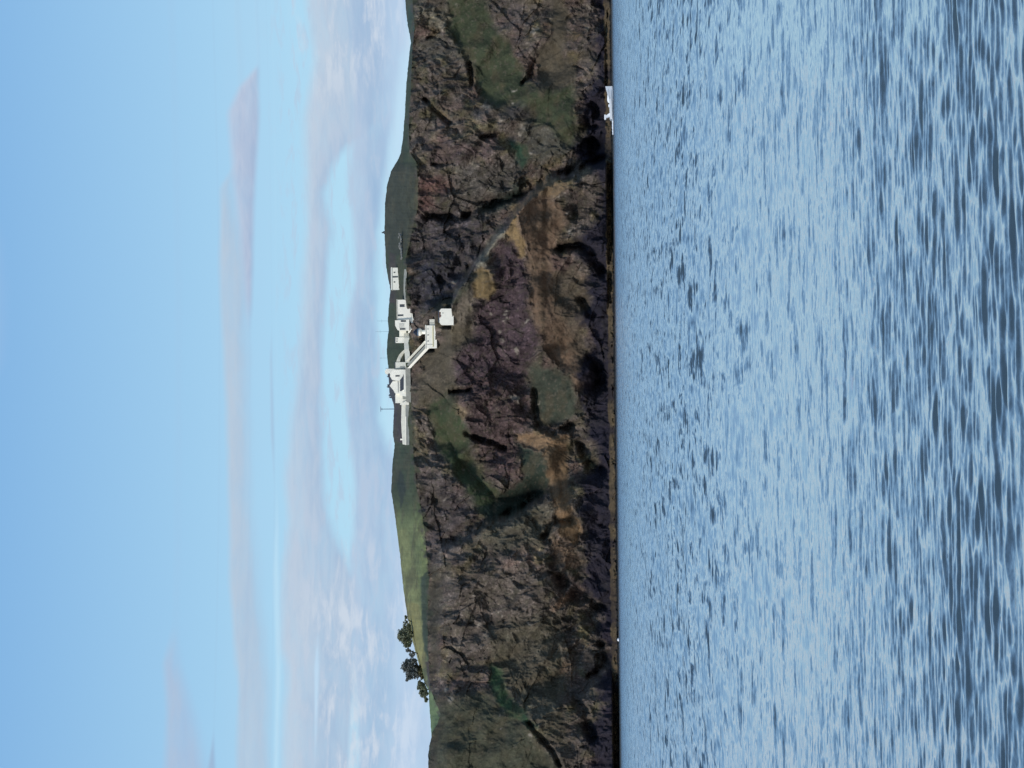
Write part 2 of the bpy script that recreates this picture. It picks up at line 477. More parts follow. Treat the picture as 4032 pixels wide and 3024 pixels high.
# colour regions of the cliff: (polygon, albedo colour as sRGB, edge softness, turf-or-scree 0..1, strength)
ROCK = (94, 87, 84)
ZONES = [
    (c6([(200, -900), (1500, -900), (1500, 0), (200, 0)]), (62, 68, 54), 40, 0.9, 0.6),
    # recess behind the central crest, its shade painted in as dark bluish colour
    (c7([(240, 260), (700, 150), (1000, 350), (900, 560), (800, 720), (640, 980), (480, 1050), (270, 1100), (240, 700)]), (72, 68, 76), 30, 0.0, 0.8),
    (c7([(380, 580), (720, 680), (680, 860), (500, 1040), (280, 900)]), (58, 58, 72), 26, 0.1, 0.9),
    # dark purplish hollow of the massif
    (c7([(1000, 430), (1130, 430), (1280, 600), (1330, 1100), (1400, 1250), (1250, 1700), (900, 1800), (640, 1659), (620, 1400), (800, 1150), (860, 940), (960, 900), (960, 700)]), (70, 56, 66), 18, 0.1, 0.95),
    (c8([(640, 60), (900, -40), (1250, 0), (1330, 200), (1300, 430), (1190, 480), (1200, 600), (1180, 850), (950, 860), (850, 650), (740, 380), (720, 200)]), (80, 64, 68), 20, 0.0, 0.9),
    # big green slope on the right
    (c6([(600, -20), (900, -20), (950, 150), (1100, 350), (1230, 600), (1250, 700), (1400, 800), (1680, 700), (1690, 900), (1720, 1150), (1700, 1300), (1550, 1250), (1450, 1100), (1300, 1050), (1130, 1030), (1000, 950), (850, 800), (780, 600), (680, 430), (600, 280), (560, 150)]), (60, 70, 50), 12, 1.0, 1.0),
    (c6([(1480, -60), (1640, 100), (1640, 250), (1600, 400), (1690, 600), (1680, 700), (1400, 850), (1360, 650), (1360, 480), (1450, 350), (1480, 200)]), (80, 74, 62), 10, 1.0, 0.95),
    (c6([(880, -20), (1100, 250), (1250, 500), (1290, 480), (1300, 250), (1250, 0)]), (84, 76, 78), 16, 0.1, 0.7),
    (c6([(1050, 960), (1200, 900), (1350, 1000), (1250, 1060), (1100, 1040)]), (66, 62, 66), 14, 0.7, 0.9),
    (c6([(1100, 1200), (1250, 1250), (1310, 1350), (1260, 1460), (1200, 1500), (1130, 1330)]), (44, 72, 56), 8, 1.0, 1.0),
    (c6([(1180, 1080), (1300, 1060), (1500, 1120), (1640, 1280), (1600, 1350), (1400, 1400), (1300, 1300)]), (76, 78, 72), 16, 0.4, 0.8),
    (c6([(300, 20), (420, 60), (580, 60), (600, 150), (560, 250), (420, 230), (300, 130)]), (112, 108, 96), 10, 0.0, 0.8),
    (c6([(340, 350), (500, 300), (680, 400), (760, 560), (520, 520), (330, 480)]), (86, 84, 82), 14, 0.1, 0.8),
    (c6([(380, 1230), (560, 1200), (860, 1270), (1000, 1180), (940, 1330), (700, 1440), (420, 1420)]), (86, 70, 74), 14, 0.0, 0.7),
    (c6([(320, 1560), (450, 1530), (580, 1560), (600, 1660), (470, 1740), (470, 1830), (330, 1880), (310, 1700)]), (104, 74, 72), 16, 0.0, 0.8),
    (c6([(620, 1420), (900, 1430), (1180, 1400), (1180, 1700), (800, 1800), (600, 1750)]), (80, 78, 76), 20, 0.1, 0.7),
    (c7([(850, 160), (1100, 10), (1260, -60), (1240, 20), (1000, 180), (880, 200)]), (46, 62, 58), 10, 0.8, 1.0),
    (c7([(430, 1040), (620, 920), (800, 740), (830, 700), (760, 900), (640, 1000), (560, 1060)]), (62, 66, 54), 10, 1.0, 1.0),
    # pale path-like crest, ochre turf
    (c7([(1060, 330), (1100, 380), (1020, 430), (960, 520), (940, 610), (900, 680), (820, 720), (830, 640), (900, 520), (960, 400)]), (118, 116, 106), 5, 0.6, 0.95),
    (c7([(830, 790), (870, 900), (780, 1000), (800, 1140), (640, 1200), (600, 1080), (660, 980)]), (104, 96, 86), 12, 0.8, 0.95),
    (c7([(640, 1180), (780, 1150), (800, 1300), (640, 1420), (620, 1640), (420, 1600), (300, 1480), (440, 1350)]), (84, 78, 66), 16, 0.9, 0.95),
    (c7([(1180, 180), (1120, 300), (1060, 390), (1150, 450), (1210, 560), (1270, 560), (1250, 420), (1210, 300)]), (140, 116, 76), 6, 1.0, 1.0),
    (c7([(830, 690), (930, 690), (990, 830), (970, 900), (930, 950), (850, 920), (800, 800)]), (128, 108, 70), 5, 1.0, 1.0),
    (c7([(1350, 0), (1440, -90), (1640, -60), (1540, 60), (1400, 80), (1300, 100), (1200, 190), (1180, 150), (1260, 60)]), (120, 100, 74), 8, 1.0, 0.9),
    # long brown slope
    (c7([(1270, 60), (1400, 40), (1560, 120), (1600, 300), (1520, 440), (1500, 560), (1560, 800), (1500, 900), (1640, 1200), (1900, 1700), (1740, 1800), (1450, 1400), (1340, 1150), (1290, 800), (1290, 560), (1240, 400), (1200, 230)]), (108, 87, 71), 12, 0.9, 1.0),
    (c7([(1480, 640), (1760, 700), (1800, 900), (1780, 1200), (1860, 1500), (1760, 1659), (1640, 1300), (1500, 950)]), (84, 74, 62), 20, 0.7, 0.8),
    (c7([(1500, 560), (1660, 620), (1640, 700), (1480, 700)]), (96, 74, 74), 10, 0.3, 0.8),
    (c7([(500, 1060), (640, 1040), (640, 1180), (480, 1200)]), (74, 74, 60), 10, 1.0, 0.9),
    # lower middle
    (c8([(300, -80), (620, -20), (640, 160), (430, 250), (320, 200)]), (84, 78, 66), 16, 0.7, 0.9),
    (c8([(430, 200), (600, 130), (740, 380), (800, 650), (900, 850), (1000, 950), (1080, 1050), (1000, 1180), (850, 1150), (730, 950), (560, 680), (500, 620), (420, 350)]), (58, 72, 48), 12, 1.0, 1.0),
    (c8([(660, 200), (740, 260), (730, 330), (670, 300)]), (120, 104, 80), 6, 0.5, 0.8),
    (c8([(1280, -120), (1500, -140), (1660, 0), (1700, 200), (1780, 260), (1500, 400), (1400, 350), (1330, 200)]), (60, 68, 58), 12, 1.0, 1.0),
    (c8([(1200, 570), (1290, 600), (1400, 640), (1470, 850), (1450, 950), (1300, 1050), (1170, 1180), (1070, 1200), (950, 1250), (900, 1150), (1020, 1000), (1240, 850)]), (46, 60, 52), 8, 1.0, 1.0),
    (c8([(1190, 490), (1300, 470), (1450, 460), (1640, 490), (1610, 750), (1640, 1000), (1680, 1150), (1750, 1250), (1720, 1420), (1570, 1330), (1520, 1100), (1470, 850), (1400, 620), (1250, 570)]), (130, 104, 76), 7, 0.9, 1.0),
    (c8([(1480, 490), (1640, 490), (1600, 760), (1560, 760)]), (128, 100, 70), 8, 0.6, 0.7),
    (c8([(1560, 1200), (1680, 1160), (1750, 1250), (1720, 1420), (1600, 1340)]), (126, 102, 72), 8, 0.9, 0.7),
    (c8([(1480, 1380), (1640, 1380), (1700, 1480), (1760, 1560), (1640, 1640), (1500, 1560)]), (118, 94, 74), 8, 0.4, 0.8),
    (c8([(1800, 820), (1880, 900), (1880, 1200), (1800, 1100)]), (128, 112, 112), 7, 0.0, 0.8),
    (c8([(870, 1270), (1100, 1180), (1300, 1080), (1480, 1080), (1540, 1200), (1500, 1380), (1300, 1450), (1000, 1480), (800, 1400)]), (82, 80, 68), 18, 0.3, 0.8),
    (c8([(330, 700), (700, 950), (860, 1180), (580, 1400), (420, 1500), (360, 1000)]), (78, 70, 74), 18, 0.1, 0.8),
    # left
    (c9([(500, 20), (900, -40), (1300, 0), (1450, 300), (1200, 520), (900, 700), (560, 700), (500, 300)]), (92, 84, 80), 30, 0.0, 0.8),
    (c9([(900, 480), (1500, 350), (1560, 700), (1540, 1100), (1560, 1500), (1320, 1320), (1060, 1000), (940, 800)]), (84, 80, 66), 26, 0.45, 0.8),
    (c9([(480, 1100), (900, 1000), (1250, 1310), (1500, 1660), (1500, 2300), (420, 2300), (430, 1360)]), (66, 70, 56), 26, 0.75, 0.95),
    (c9([(930, 780), (1010, 840), (1060, 1000), (1130, 1100), (1320, 1300), (1250, 1310), (1100, 1230), (1000, 1120), (960, 1030), (920, 930)]), (50, 80, 54), 7, 1.0, 1.0),
    (c9([(1420, 300), (1560, 180), (1620, 230), (1560, 280), (1440, 320)]), (134, 104, 80), 6, 0.3, 0.8),
    (c9([(1530, 780), (1650, 800), (1620, 900), (1540, 920)]), (124, 100, 80), 8, 0.3, 0.7),
    (c9([(400, -100), (480, 0), (500, 300), (480, 700), (430, 900), (400, 400)]), (70, 68, 60), 10, 0.7, 0.9),
]
PALE = [(1792, 1108 - 0, 9), (1936, 1230, 8), (1998, 1235, 8), (2000, 1215, 6), (2001, 1260, 7), (1968, 1310, 8), (1972, 1345, 9), (2030, 1378, 9), (2035, 1374, 6), (1985, 1270, 7),
        (2230, 840, 9), (2238, 858, 8), (2205, 775, 8), (2222, 760, 6), (2247, 915, 10), (2262, 905, 6), (2225, 940, 8), (2288, 1060, 8), (2308, 2098, 10), (2331, 2000, 12), (2335, 1940, 8),
        (2024, 1573, 10), (2040, 1580, 8), (2012, 1568, 6), (1830, 1850, 7), (1745, 1968, 5), (1798, 18, 9), (1856, 80, 5), (2112, 110, 9), (2106, 128, 10), (2076, 168, 7), (2314, 60, 10), (2330, 40, 11), (2310, 110, 8),
        (2032, 350, 8), (2018, 410, 6), (2058, 505, 9), (2050, 520, 6), (2090, 590, 7), (1652, 622, 7), (1750, 405, 6), (1820, 268, 5), (1910, 410, 8), (1918, 415, 6), (1878, 365, 7), (1980, 480, 9), (1695, 478, 8),
        (2080, 2452, 6), (1965, 2415, 5), (1985, 2436, 5), (1770, 2755, 14), (1755, 2715, 9), (1716, 2712, 8), (1815, 2702, 6), (1880, 2455, 8), (2092, 2890, 7), (1962, 2815, 6), (1690, 1690, 9), (1696, 1720, 9), (1680, 1710, 6),
        (1670, 1135, 8), (1640, 1190, 5), (2080, 1263, 7), (2155, 2490, 8), (1870, 60, 6), (1972, 2870, 7), (2120, 1590, 7)]


def grass_mask(x, y):
    wxx = x + 10 * fbm(x / 22.0, y / 22.0, 111, 4); wyy = y + 10 * fbm(x / 22.0, y / 22.0, 112, 4)
    g = np.zeros(x.shape)
    for pts, c, w, gr, st in ZONES:
        m = softpoly(wxx, wyy, pts, w) * st
        g = g * (1 - m) + gr * m
    return g


def mute(c):
    l_ = lin(c); g_ = 0.3 * l_[0] + 0.55 * l_[1] + 0.15 * l_[2]
    return tuple(g_ + (v - g_) * 0.78 for v in l_)


def face_colour(x, y):
    n1 = fbm(x / 22.0, y / 22.0, 111, 4); n2 = fbm(x / 22.0, y / 22.0, 112, 4)
    n3 = fbm(x / 60.0, y / 60.0, 113, 3); n4 = fbm(x / 60.0, y / 60.0, 114, 3)
    wxx = x + 13 * n1 + 16 * n3; wyy = y + 13 * n2 + 16 * n4
    C = np.empty(x.shape + (3,)); C[:] = lin(ROCK)
    big = fbm(x / 90.0, y / 90.0, 120, 3)
    C *= (1 + 0.35 * big)[..., None]
    # faint red and olive drift over the bare rock
    red = np.clip(fbm(x / 60.0, y / 60.0, 121, 3) * 1.5, 0, 1); olv = np.clip(fbm(x / 45.0, y / 45.0, 122, 3) * 1.5, 0, 1)
    C[..., 0] *= 1 + 0.18 * red; C[..., 2] *= 1 - 0.30 * olv; C[..., 1] *= 1 + 0.05 * olv
    g = np.zeros(x.shape)
    for pts, c, w, gr, st in ZONES:
        m = softpoly(wxx, wyy, pts, w * 1.5 + 3) * st
        C = C * (1 - m[..., None]) + 1.08 * np.array(mute(c)) * m[..., None]
        g = g * (1 - m) + gr * m
    bl = fbm(x / 34.0, y / 34.0, 125, 5)
    C = C * np.clip(1 + 0.7 * bl * (1 - 0.55 * g), 0.35, 1.8)[..., None]
    br = np.clip(fbm(x / 30.0, y / 50.0, 126, 4) * 2.0, 0, 1) * g * 0.45
    C = C * (1 - br[..., None]) + np.array(lin((86, 78, 64))) * br[..., None]
    # scattered tufts of turf and bare stone breaking through
    t = np.clip((fbm(x / 12.0, y / 12.0, 130, 4) - 0.12) * 5, 0, 1) * (1 - g) * 0.35
    C = C * (1 - t[..., None]) + np.array(lin((66, 68, 54))) * t[..., None]
    t = np.clip((fbm(x / 9.0, y / 9.0, 131, 4) - 0.30) * 6, 0, 1) * g * 0.5
    C = C * (1 - t[..., None]) + np.array(lin((98, 92, 84))) * t[..., None]
    # pale, lichen-covered and bird-whitened stones
    sp_ = np.clip((fbm(x / 8.5, y / 8.5, 132, 4) - 0.26) * 6, 0, 1) * (1 - 0.75 * g)
    C = C * (1 + 0.7 * sp_[..., None])
    for px, py, r in PALE:
        d = np.hypot((wxx - px) * 0.9, wyy - py)
        m = np.clip(1.3 - d / r, 0, 1) * 0.75 * np.clip(0.75 + 1.2 * n1, 0, 1)
        C = C * (1 - m[..., None]) + np.array(lin((168, 162, 156))) * m[..., None]
    C = C * np.array((0.84, 0.79, 0.71))
    # dark dripping cracks
    dk = np.clip((fbm(x / 26.0, y / 7.0, 134, 5) - 0.18) * 5, 0, 1) * (1 - g)
    C = C * (1 - 0.35 * dk[..., None])
    # black lichen and wet rock above the tide line
    zz = (water_x(y) - x) / 10.0
    top = 12.0 + 5.0 * fbm(y / 120.0, x * 0, 140, 3) * 2 + 2.5 * n1
    k = np.clip((top - zz) / 4.0, 0, 1) * 0.88
    C = C * (1 - k[..., None]) + np.array((0.010, 0.010, 0.022)) * k[..., None]
    # tide-washed brown shelf
    k = np.clip((2.9 + 0.7 * fbm(y / 25.0, x * 0 + 4, 142, 3) - zz) / 0.35, 0, 1) * np.clip(0.85 + 1.2 * fbm(y / 50.0, x * 0 + 9, 141, 4), 0.15, 1)
    C = C * (1 - k[..., None]) + np.array(lin((92, 80, 62))) * k[..., None]
    k = np.clip((0.75 + 0.4 * fbm(y / 18.0, x * 0 + 2, 143, 3) - zz) / 0.3, 0, 1)
    C = C * (1 - k[..., None]) + np.array((0.012, 0.014, 0.016)) * k[..., None]
    g = g * np.clip((zz - 4) / 6, 0, 1)
    return np.clip(C, 0.004, 0.8), g


def hill_depth(x, y, rx, sx, Dr):
    t = np.clip((rx - x) / np.maximum(rx - sx, 8), 0, 1)
    return Dr + 95.0 * t ** 1.5


def material(name, build):
    m = bpy.data.materials.new(name)
    m.use_nodes = True
    m.node_tree.nodes.clear()
    b = NB(m.node_tree)
    out = b.new('ShaderNodeOutputMaterial')
    p = b.new('ShaderNodeBsdfPrincipled')
    m.node_tree.links.new(p.outputs[0], out.inputs[0])
    build(b, p)
    return m


def _land(b, p):
    ca = b.new('ShaderNodeVertexColor', layer_name='Col')
    geo = b.new('ShaderNodeNewGeometry')
    pos = geo.outputs['Position']
    g = ca.outputs['Alpha']
    n1 = b.noise(pos, 0.9, 6, 0.65, 0.6)
    n2 = b.noise(pos, 0.25, 4, 0.6, 0.3)
    vo = b.new('ShaderNodeTexVoronoi'); vo.inputs['Scale'].default_value = 0.8
    b.put(vo.inputs['Vector'], b.vm('ADD', pos, b.vm('MULTIPLY', n1.outputs[1], (1.6, 1.6, 1.6))))
    rock = b.m('MULTIPLY', b.sstep(n1.outputs[0], 0.28, 0.74, 0.76, 1.30), b.lmap(n2.outputs[0], 0.3, 0.7, 0.8, 1.2))
    turf = b.m('MULTIPLY', b.sstep(n1.outputs[0], 0.25, 0.75, 0.84, 1.16), b.lmap(n2.outputs[0], 0.3, 0.7, 0.88, 1.12))
    f = b.m('ADD', b.m('MULTIPLY', rock, b.m('SUBTRACT', 1.0, g)), b.m('MULTIPLY', turf, g))
    fc = b.comb(f, f, f)
    c = b.mixc(1.0, ca.outputs[0], fc, 'MULTIPLY')
    b.put(p.inputs['Base Color'], c)
    p.inputs['Roughness'].default_value = 0.92
    p.inputs['Specular IOR Level'].default_value = 0.2
    hgt = b.m('ADD', b.m('MULTIPLY', n1.outputs[0], 1.0), b.m('MULTIPLY', vo.outputs['Distance'], 0.6))
    bp = b.new('ShaderNodeBump')
    b.put(bp.inputs['Height'], hgt)
    b.put(bp.inputs['Strength'], b.lmap(g, 0.0, 1.0, 1.0, 0.35))
    bp.inputs['Distance'].default_value = 0.3
    b.put(p.inputs['Normal'], bp.outputs[0])


M_LAND = material('rock and turf', _land)

# ---- cliff mesh
STEP = 2.6
ys = np.concatenate([np.arange(-900, -40, 6.0), np.arange(-40, 3064, STEP), np.arange(3064, 3900, 6.0)])
NR = 330
tt = np.linspace(0, 1, NR)
Yg = np.repeat(ys[None, :], NR, 0)
rim = rim_x(ys); wat = water_x(ys) + 16
Xg = wat[None, :] + (rim - wat)[None, :] * tt[:, None]
Dg = face_depth(Xg, Yg)
# smooth the last metres towards the rim so the turf rolls over the edge
P = at_np(Xg, Yg, Dg)
Cc, Gg = face_colour(Xg, Yg)
_d = Xg - rim[None, :]
kk = np.clip((10 + 26 * fbm(Yg / 26.0, Xg / 26.0, 170, 4) - _d) / 9.0, 0, 1) * np.clip(0.9 + 0.5 * fbm(Yg / 9.0, Xg / 9.0, 172, 3), 0, 1)
Cc = Cc * (1 - kk[..., None]) + np.array(lin((62, 64, 52))) * kk[..., None]
Gg = np.maximum(Gg, kk)
cliff = mesh_grid('sea_cliff', P, M_LAND, np.concatenate([Cc, Gg[..., None]], -1))
tag(cliff, 'dark craggy sea cliff with green and ochre slopes rising from the water', 'cliff', kind='structure')
D_RIM = Dg[-1]

# ---- grassy hilltop behind the rim, falling away behind the skyline
NH = 70
th = np.linspace(0, 1, NH)
Yh = np.repeat(ys[None, :], NH, 0)
sx_ = sky_x(ys)
sxe = np.minimum(sx_, rim + 40)
Xh = rim[None, :] + (sxe - rim)[None, :] * th[:, None]
DrS = np.convolve(np.pad(D_RIM, 12, mode='edge'), np.ones(25) / 25, 'valid')
blend = np.clip(th[:, None] * 6, 0, 1)
Dh = (D_RIM[None, :] * (1 - blend) + DrS[None, :] * blend) + 95.0 * th[:, None] ** 1.5
Dh = Dh + 2.0 * fbm((Yh + 0.9 * Xh) / 47.0, (Xh * 1.3 - Yh * 0.45) / 23.0, 151, 4) * blend
Ph = at_np(Xh, Yh, Dh)
back = []
last = Ph[-1]
for (dyy, dzz) in ((8, -0.3), (25, -2.0), (60, -8), (140, -26), (300, -60), (420, -95)):
    q = last.copy(); q[:, 1] += dyy; q[:, 2] += dzz
    back.append(q)
Pall = np.concatenate([Ph, np.stack(back)], 0)
Xall = np.concatenate([Xh, np.repeat(Xh[-1:], 6, 0)], 0)
Yall = np.concatenate([Yh, np.repeat(Yh[-1:], 6, 0)], 0)
Ch = np.empty(Xall.shape + (3,)); Ch[:] = lin((62, 70, 52))
HZONES = [
    ([(1300, 1990), (1750, 2030), (1900, 2200), (1900, 2300), (1900, 2900), (1900, 3300), (1300, 3300), (1300, 2300)], (104, 112, 76), 75),
    ([(1560, 2100), (1600, 2080), (1640, 2250), (1660, 2400), (1680, 2560), (1700, 2640), (1600, 2600), (1560, 2300)], (118, 122, 82), 10),
    ([(1600, 2380), (1650, 2380), (1672, 2520), (1680, 2630), (1600, 2640)], (132, 128, 84), 8),
    ([(1680, 2700), (1760, 2740), (1740, 2900), (1680, 2900)], (104, 120, 82), 6),
    ([(1655, 2270), (1700, 2240), (1720, 2500), (1700, 2640), (1668, 2560), (1660, 2420)], (62, 70, 56), 6),
    ([(1675, 2600), (1700, 2600), (1705, 2720), (1740, 2800), (1690, 2720)], (72, 62, 58), 5),
    ([(1560, 1840), (1585, 1860), (1600, 1920), (1580, 1995), (1565, 1920)], (52, 58, 50), 6),
    ([(1510, 640), (1640, 650), (1650, 860), (1600, 1000), (1510, 1000)], (66, 68, 56), 10),
    ([(1600, 20), (1640, 20), (1640, 220), (1600, 220)], (58, 72, 60), 10),
    ([(1530, 1000), (1560, 1000), (1560, 1200), (1530, 1200)], (70, 64, 58), 8),
    ([(1545, 1580), (1590, 1580), (1590, 1740), (1550, 1740)], (74, 66, 66), 6),
]
_u0 = Xall * 1.7 + Yall * 0.22; _v0 = Yall * 0.8 - Xall * 0.5
for pts, c, w in HZONES:
    m = softpoly(Xall + 4 * fbm(Xall / 9, Yall / 18, 160, 3), Yall + 14 * fbm(Xall / 20, Yall / 20, 161, 3), pts, w)
    Ch = Ch * (1 - m[..., None]) + np.array(lin(c)) * m[..., None]
_u = Xall * 0.8 + Yall * 0.22; _v = Yall * 0.8 - Xall * 0.5
_pb = np.clip((fbm(_u0 / 24.0, _v0 / 60.0, 174, 4) - 0.05) * 3.0, 0, 1) * 0.5
Ch = Ch * (1 - _pb[..., None]) + np.array(lin((78, 74, 58))) * _pb[..., None]
_rd = rim[None, :] - Xall
_pr = np.clip((7 + 22 * fbm(Yall / 24.0, Xall / 24.0, 171, 4) - _rd) / 8.0, 0, 1) * 0.75
Ch = Ch * (1 - _pr[..., None]) + np.array(lin((74, 70, 64))) * _pr[..., None]
Ch *= (1 + 0.24 * fbm(_u / 17.0, _v / 44.0, 162, 4) + 0.16 * fbm(_v / 10.0, _u / 9.0, 163, 3))[..., None]
hill = mesh_grid('grassy_hill', Pall, M_LAND, np.concatenate([Ch, np.full(Xall.shape + (1,), 0.95)], -1))
tag(hill, 'rounded green hilltop above the cliff rim', 'hill', kind='structure')


def ground_D(x, y):
    """depth of the land where photo pixel (x, y) meets it"""
    xa = np.array([float(x)]); ya = np.array([float(y)])
    rx = rim_x(ya)
    if x > rx[0]:
        return float(face_depth(xa, ya)[0])
    i = np.argmin(np.abs(ys - y))
    t = (rx[0] - x) / max(rx[0] - sx_[i], 8)
    return float(DrS[i] + 95.0 * min(max(t, 0), 1) ** 1.5)


# ------------------------------------------------------------------ sea
def spectrum(n, size, lmin, lmax, seed, wind):
    rng = np.random.default_rng(seed)
    k = np.fft.fftfreq(n, d=size / n) * 2 * np.pi
    kx, ky = np.meshgrid(k, k, indexing='ij')
    kk_ = np.hypot(kx, ky); kk_[0, 0] = 1e-6
    lam = 2 * np.pi / kk_
    band = np.exp(-((np.log(lam / math.sqrt(lmin * lmax))) / (0.55 * math.log(lmax / lmin))) ** 2 * 1.2)
    ang = np.arctan2(ky, kx) - wind
    direc = 0.14 + np.cos(ang) ** 4
    amp = band * direc / kk_ ** 2.0
    amp[0, 0] = 0
    ph = rng.normal(size=(n, n)) + 1j * rng.normal(size=(n, n))
    hgt = np.real(np.fft.ifft2(amp * ph))
    gx = np.gradient(hgt, size / n, axis=0); gy = np.gradient(hgt, size / n, axis=1)
    return hgt / np.sqrt((gx ** 2 + gy ** 2).mean())      # unit rms slope


def sample(tile, size, x, y):
    n = tile.shape[0]
    u = (x / size * n) % n; v = (y / size * n) % n
    i = np.floor(u).astype(int); j = np.floor(v).astype(int)
    fu = u - i; fv = v - j
    i2 = (i + 1) % n; j2 = (j + 1) % n; i %= n; j %= n
    return (tile[i, j] * (1 - fu) + tile[i2, j] * fu) * (1 - fv) + (tile[i, j2] * (1 - fu) + tile[i2, j2] * fu) * fv


vr = np.concatenate([np.arange(4700, 2640, -2.0), np.arange(2640, 2470, -3.0), np.arange(2470, 2424, -4.0)])
rows = HCAM * F / (vr - 2382.0)
rows = np.concatenate([[-6000, -2000, -600, -200, -60, -20, -5, 3, 8], rows[rows > 11], [900, 1200, 2000, 5000, 15000]])
dense = np.linspace(-0.255, 0.255, 760)
wide = np.array([0.27, 0.30, 0.36, 0.45, 0.6, 0.9, 1.5, 3, 8])
colsn = np.concatenate([-wide[::-1], dense, wide])
wrow = np.maximum(np.abs(rows), 14.0)
SX = wrow[:, None] * colsn[None, :]
SY = np.repeat(rows[:, None], len(colsn), 1)
dyr = np.abs(np.gradient(rows))[:, None]
dcol = np.abs(np.gradient(colsn))[None, :] * wrow[:, None]
spc = np.maximum(dyr, dcol)
Z = np.zeros_like(SX)
for (n_, size, l0, l1, seed, wind, slope) in ((512, 170.0, 5.0, 16.0, 3, 1.35, 0.016), (512, 61.0, 1.4, 5.0, 4, 1.75, 0.024), (512, 23.0, 0.45, 1.5, 5, 1.45, 0.048), (512, 7.3, 0.13, 0.42, 6, 1.7, 0.20)):
    tile = spectrum(n_, size, l0, l1, seed, wind)
    lc = math.sqrt(l0 * l1)
    fade = np.clip(1.6 - spc / lc * 3.0, 0, 1)
    ca_, sa_ = math.cos(0.3 * seed), math.sin(0.3 * seed)
    # tile axes stay world aligned, only shifted, so the wind direction is kept
    Z += slope * sample(tile, size, SX * (0.55 if l0 < 1 else 0.8) + 13.7 * seed, SY + 31.1 * seed) * fade
Z = np.where(Z > 0, Z * 1.15, Z * 0.9)


def _sea(b, p):
    geo = b.new('ShaderNodeNewGeometry')
    pos = geo.outputs['Position']
    sp_ = b.new('ShaderNodeSeparateXYZ'); b.put(sp_.inputs[0], pos)
    far = b.sstep(sp_.outputs[1], 20.0, 110.0)
    tot = None
    for (sxs, sys_, sc, dt, ax, ay, farw) in ((0.6, 1.0, 0.16, 3, 0.08, 0.13, (0.3, 1.0)), (0.55, 1.0, 0.9, 4, 0.2, 0.5, (0.6, 3.1)), (0.7, 1.0, 4.5, 4, 0.22, 0.50, (1.1, 1.4)), (0.7, 0.4, 1.5, 4, 0.15, 1.7, (0.1, 1.0)), (0.6, 1.0, 2.2, 4, 0.2, 0.6, (0.9, 1.5)), (0.7, 1.0, 15.0, 3, 0.16, 0.26, (1.0, 0.4)), (0.8, 0.16, 1.1, 4, 0.15, 2.2, (0.0, 1.0)), (0.7, 0.06, 1.1, 4, 0.08, 1.7, (0.0, 1.0))):
        v = b.vm('MULTIPLY', pos, (sxs, sys_, 1.0))
        n = b.noise(v, sc, dt, 0.6, 0.5)
        d = b.vm('SUBTRACT', n.outputs[1], (0.5, 0.5, 0.5))
        d = b.vm('MULTIPLY', d, (ax, ay, 0.0))
        w = b.lmap(far, 0.0, 1.0, farw[0], farw[1])
        d = b.vm('MULTIPLY', d, b.comb(w, w, 0.0))
        tot = d if tot is None else b.vm('ADD', tot, d)
    nn = b.vm('NORMALIZE', b.vm('ADD', geo.outputs['Normal'], tot))
    # the backs of steep ripples are hidden behind their crests: keep only facets that can be seen
    inc = geo.outputs['Incoming']
    dt = b.new('ShaderNodeVectorMath', operation='DOT_PRODUCT'); b.put(dt.inputs[0], nn); b.put(dt.inputs[1], inc)
    si = b.new('ShaderNodeSeparateXYZ'); b.put(si.inputs[0], inc)
    k = b.m('MAXIMUM', b.m('SUBTRACT', b.m('ADD', b.m('MULTIPLY', si.outputs[2], 0.5), b.sstep(sp_.outputs[1], 420.0, 740.0, 0.075, 0.17)), dt.outputs['Value']), 0.0)
    k = b.m('MULTIPLY', k, 1.35)
    nn = b.vm('NORMALIZE', b.vm('ADD', nn, b.vm('MULTIPLY', inc, b.comb(k, k, k))))
    d2 = b.new('ShaderNodeVectorMath', operation='DOT_PRODUCT'); b.put(d2.inputs[0], nn); b.put(d2.inputs[1], inc)
    fr = b.curve(d2.outputs['Value'], [(0.0, 1.0), (0.08, 0.98), (0.16, 0.87), (0.24, 0.72), (0.32, 0.54), (0.42, 0.34), (0.6, 0.14), (1.0, 0.03)], 0.0, 1.0)
    big = b.noise(b.vm('MULTIPLY', pos, (0.5, 1.0, 1.0)), 0.03, 3, 0.5)
    c = b.mixc(b.sstep(big.outputs[0], 0.35, 0.65), lin((54, 74, 88)), lin((64, 84, 96)))
    b.put(p.inputs['Base Color'], c)
    p.inputs['Roughness'].default_value = 0.6
    p.inputs['Specular IOR Level'].default_value = 0.0
    b.put(p.inputs['Normal'], nn)
    gl = b.new('ShaderNodeBsdfGlossy')
    gl.inputs['Color'].default_value = (1.0, 0.91, 0.85, 1)
    b.put(gl.inputs['Roughness'], b.sstep(sp_.outputs[1], 100.0, 740.0, 0.04, 0.16))
    b.put(gl.inputs['Normal'], nn)
    mx = b.new('ShaderNodeMixShader')
    b.put(mx.inputs[0], fr); b.put(mx.inputs[1], p.outputs[0]); b.put(mx.inputs[2], gl.outputs[0])
    outn = [n for n in b.nt.nodes if n.type == 'OUTPUT_MATERIAL'][0]
    b.put(outn.inputs[0], mx.outputs[0])


M_SEA = material('sea water', _sea)
sea = mesh_grid('sea', np.stack([SX, SY, Z], -1), M_SEA)
tag(sea, 'rippled blue grey sea in front of the cliff', 'sea', kind='structure')

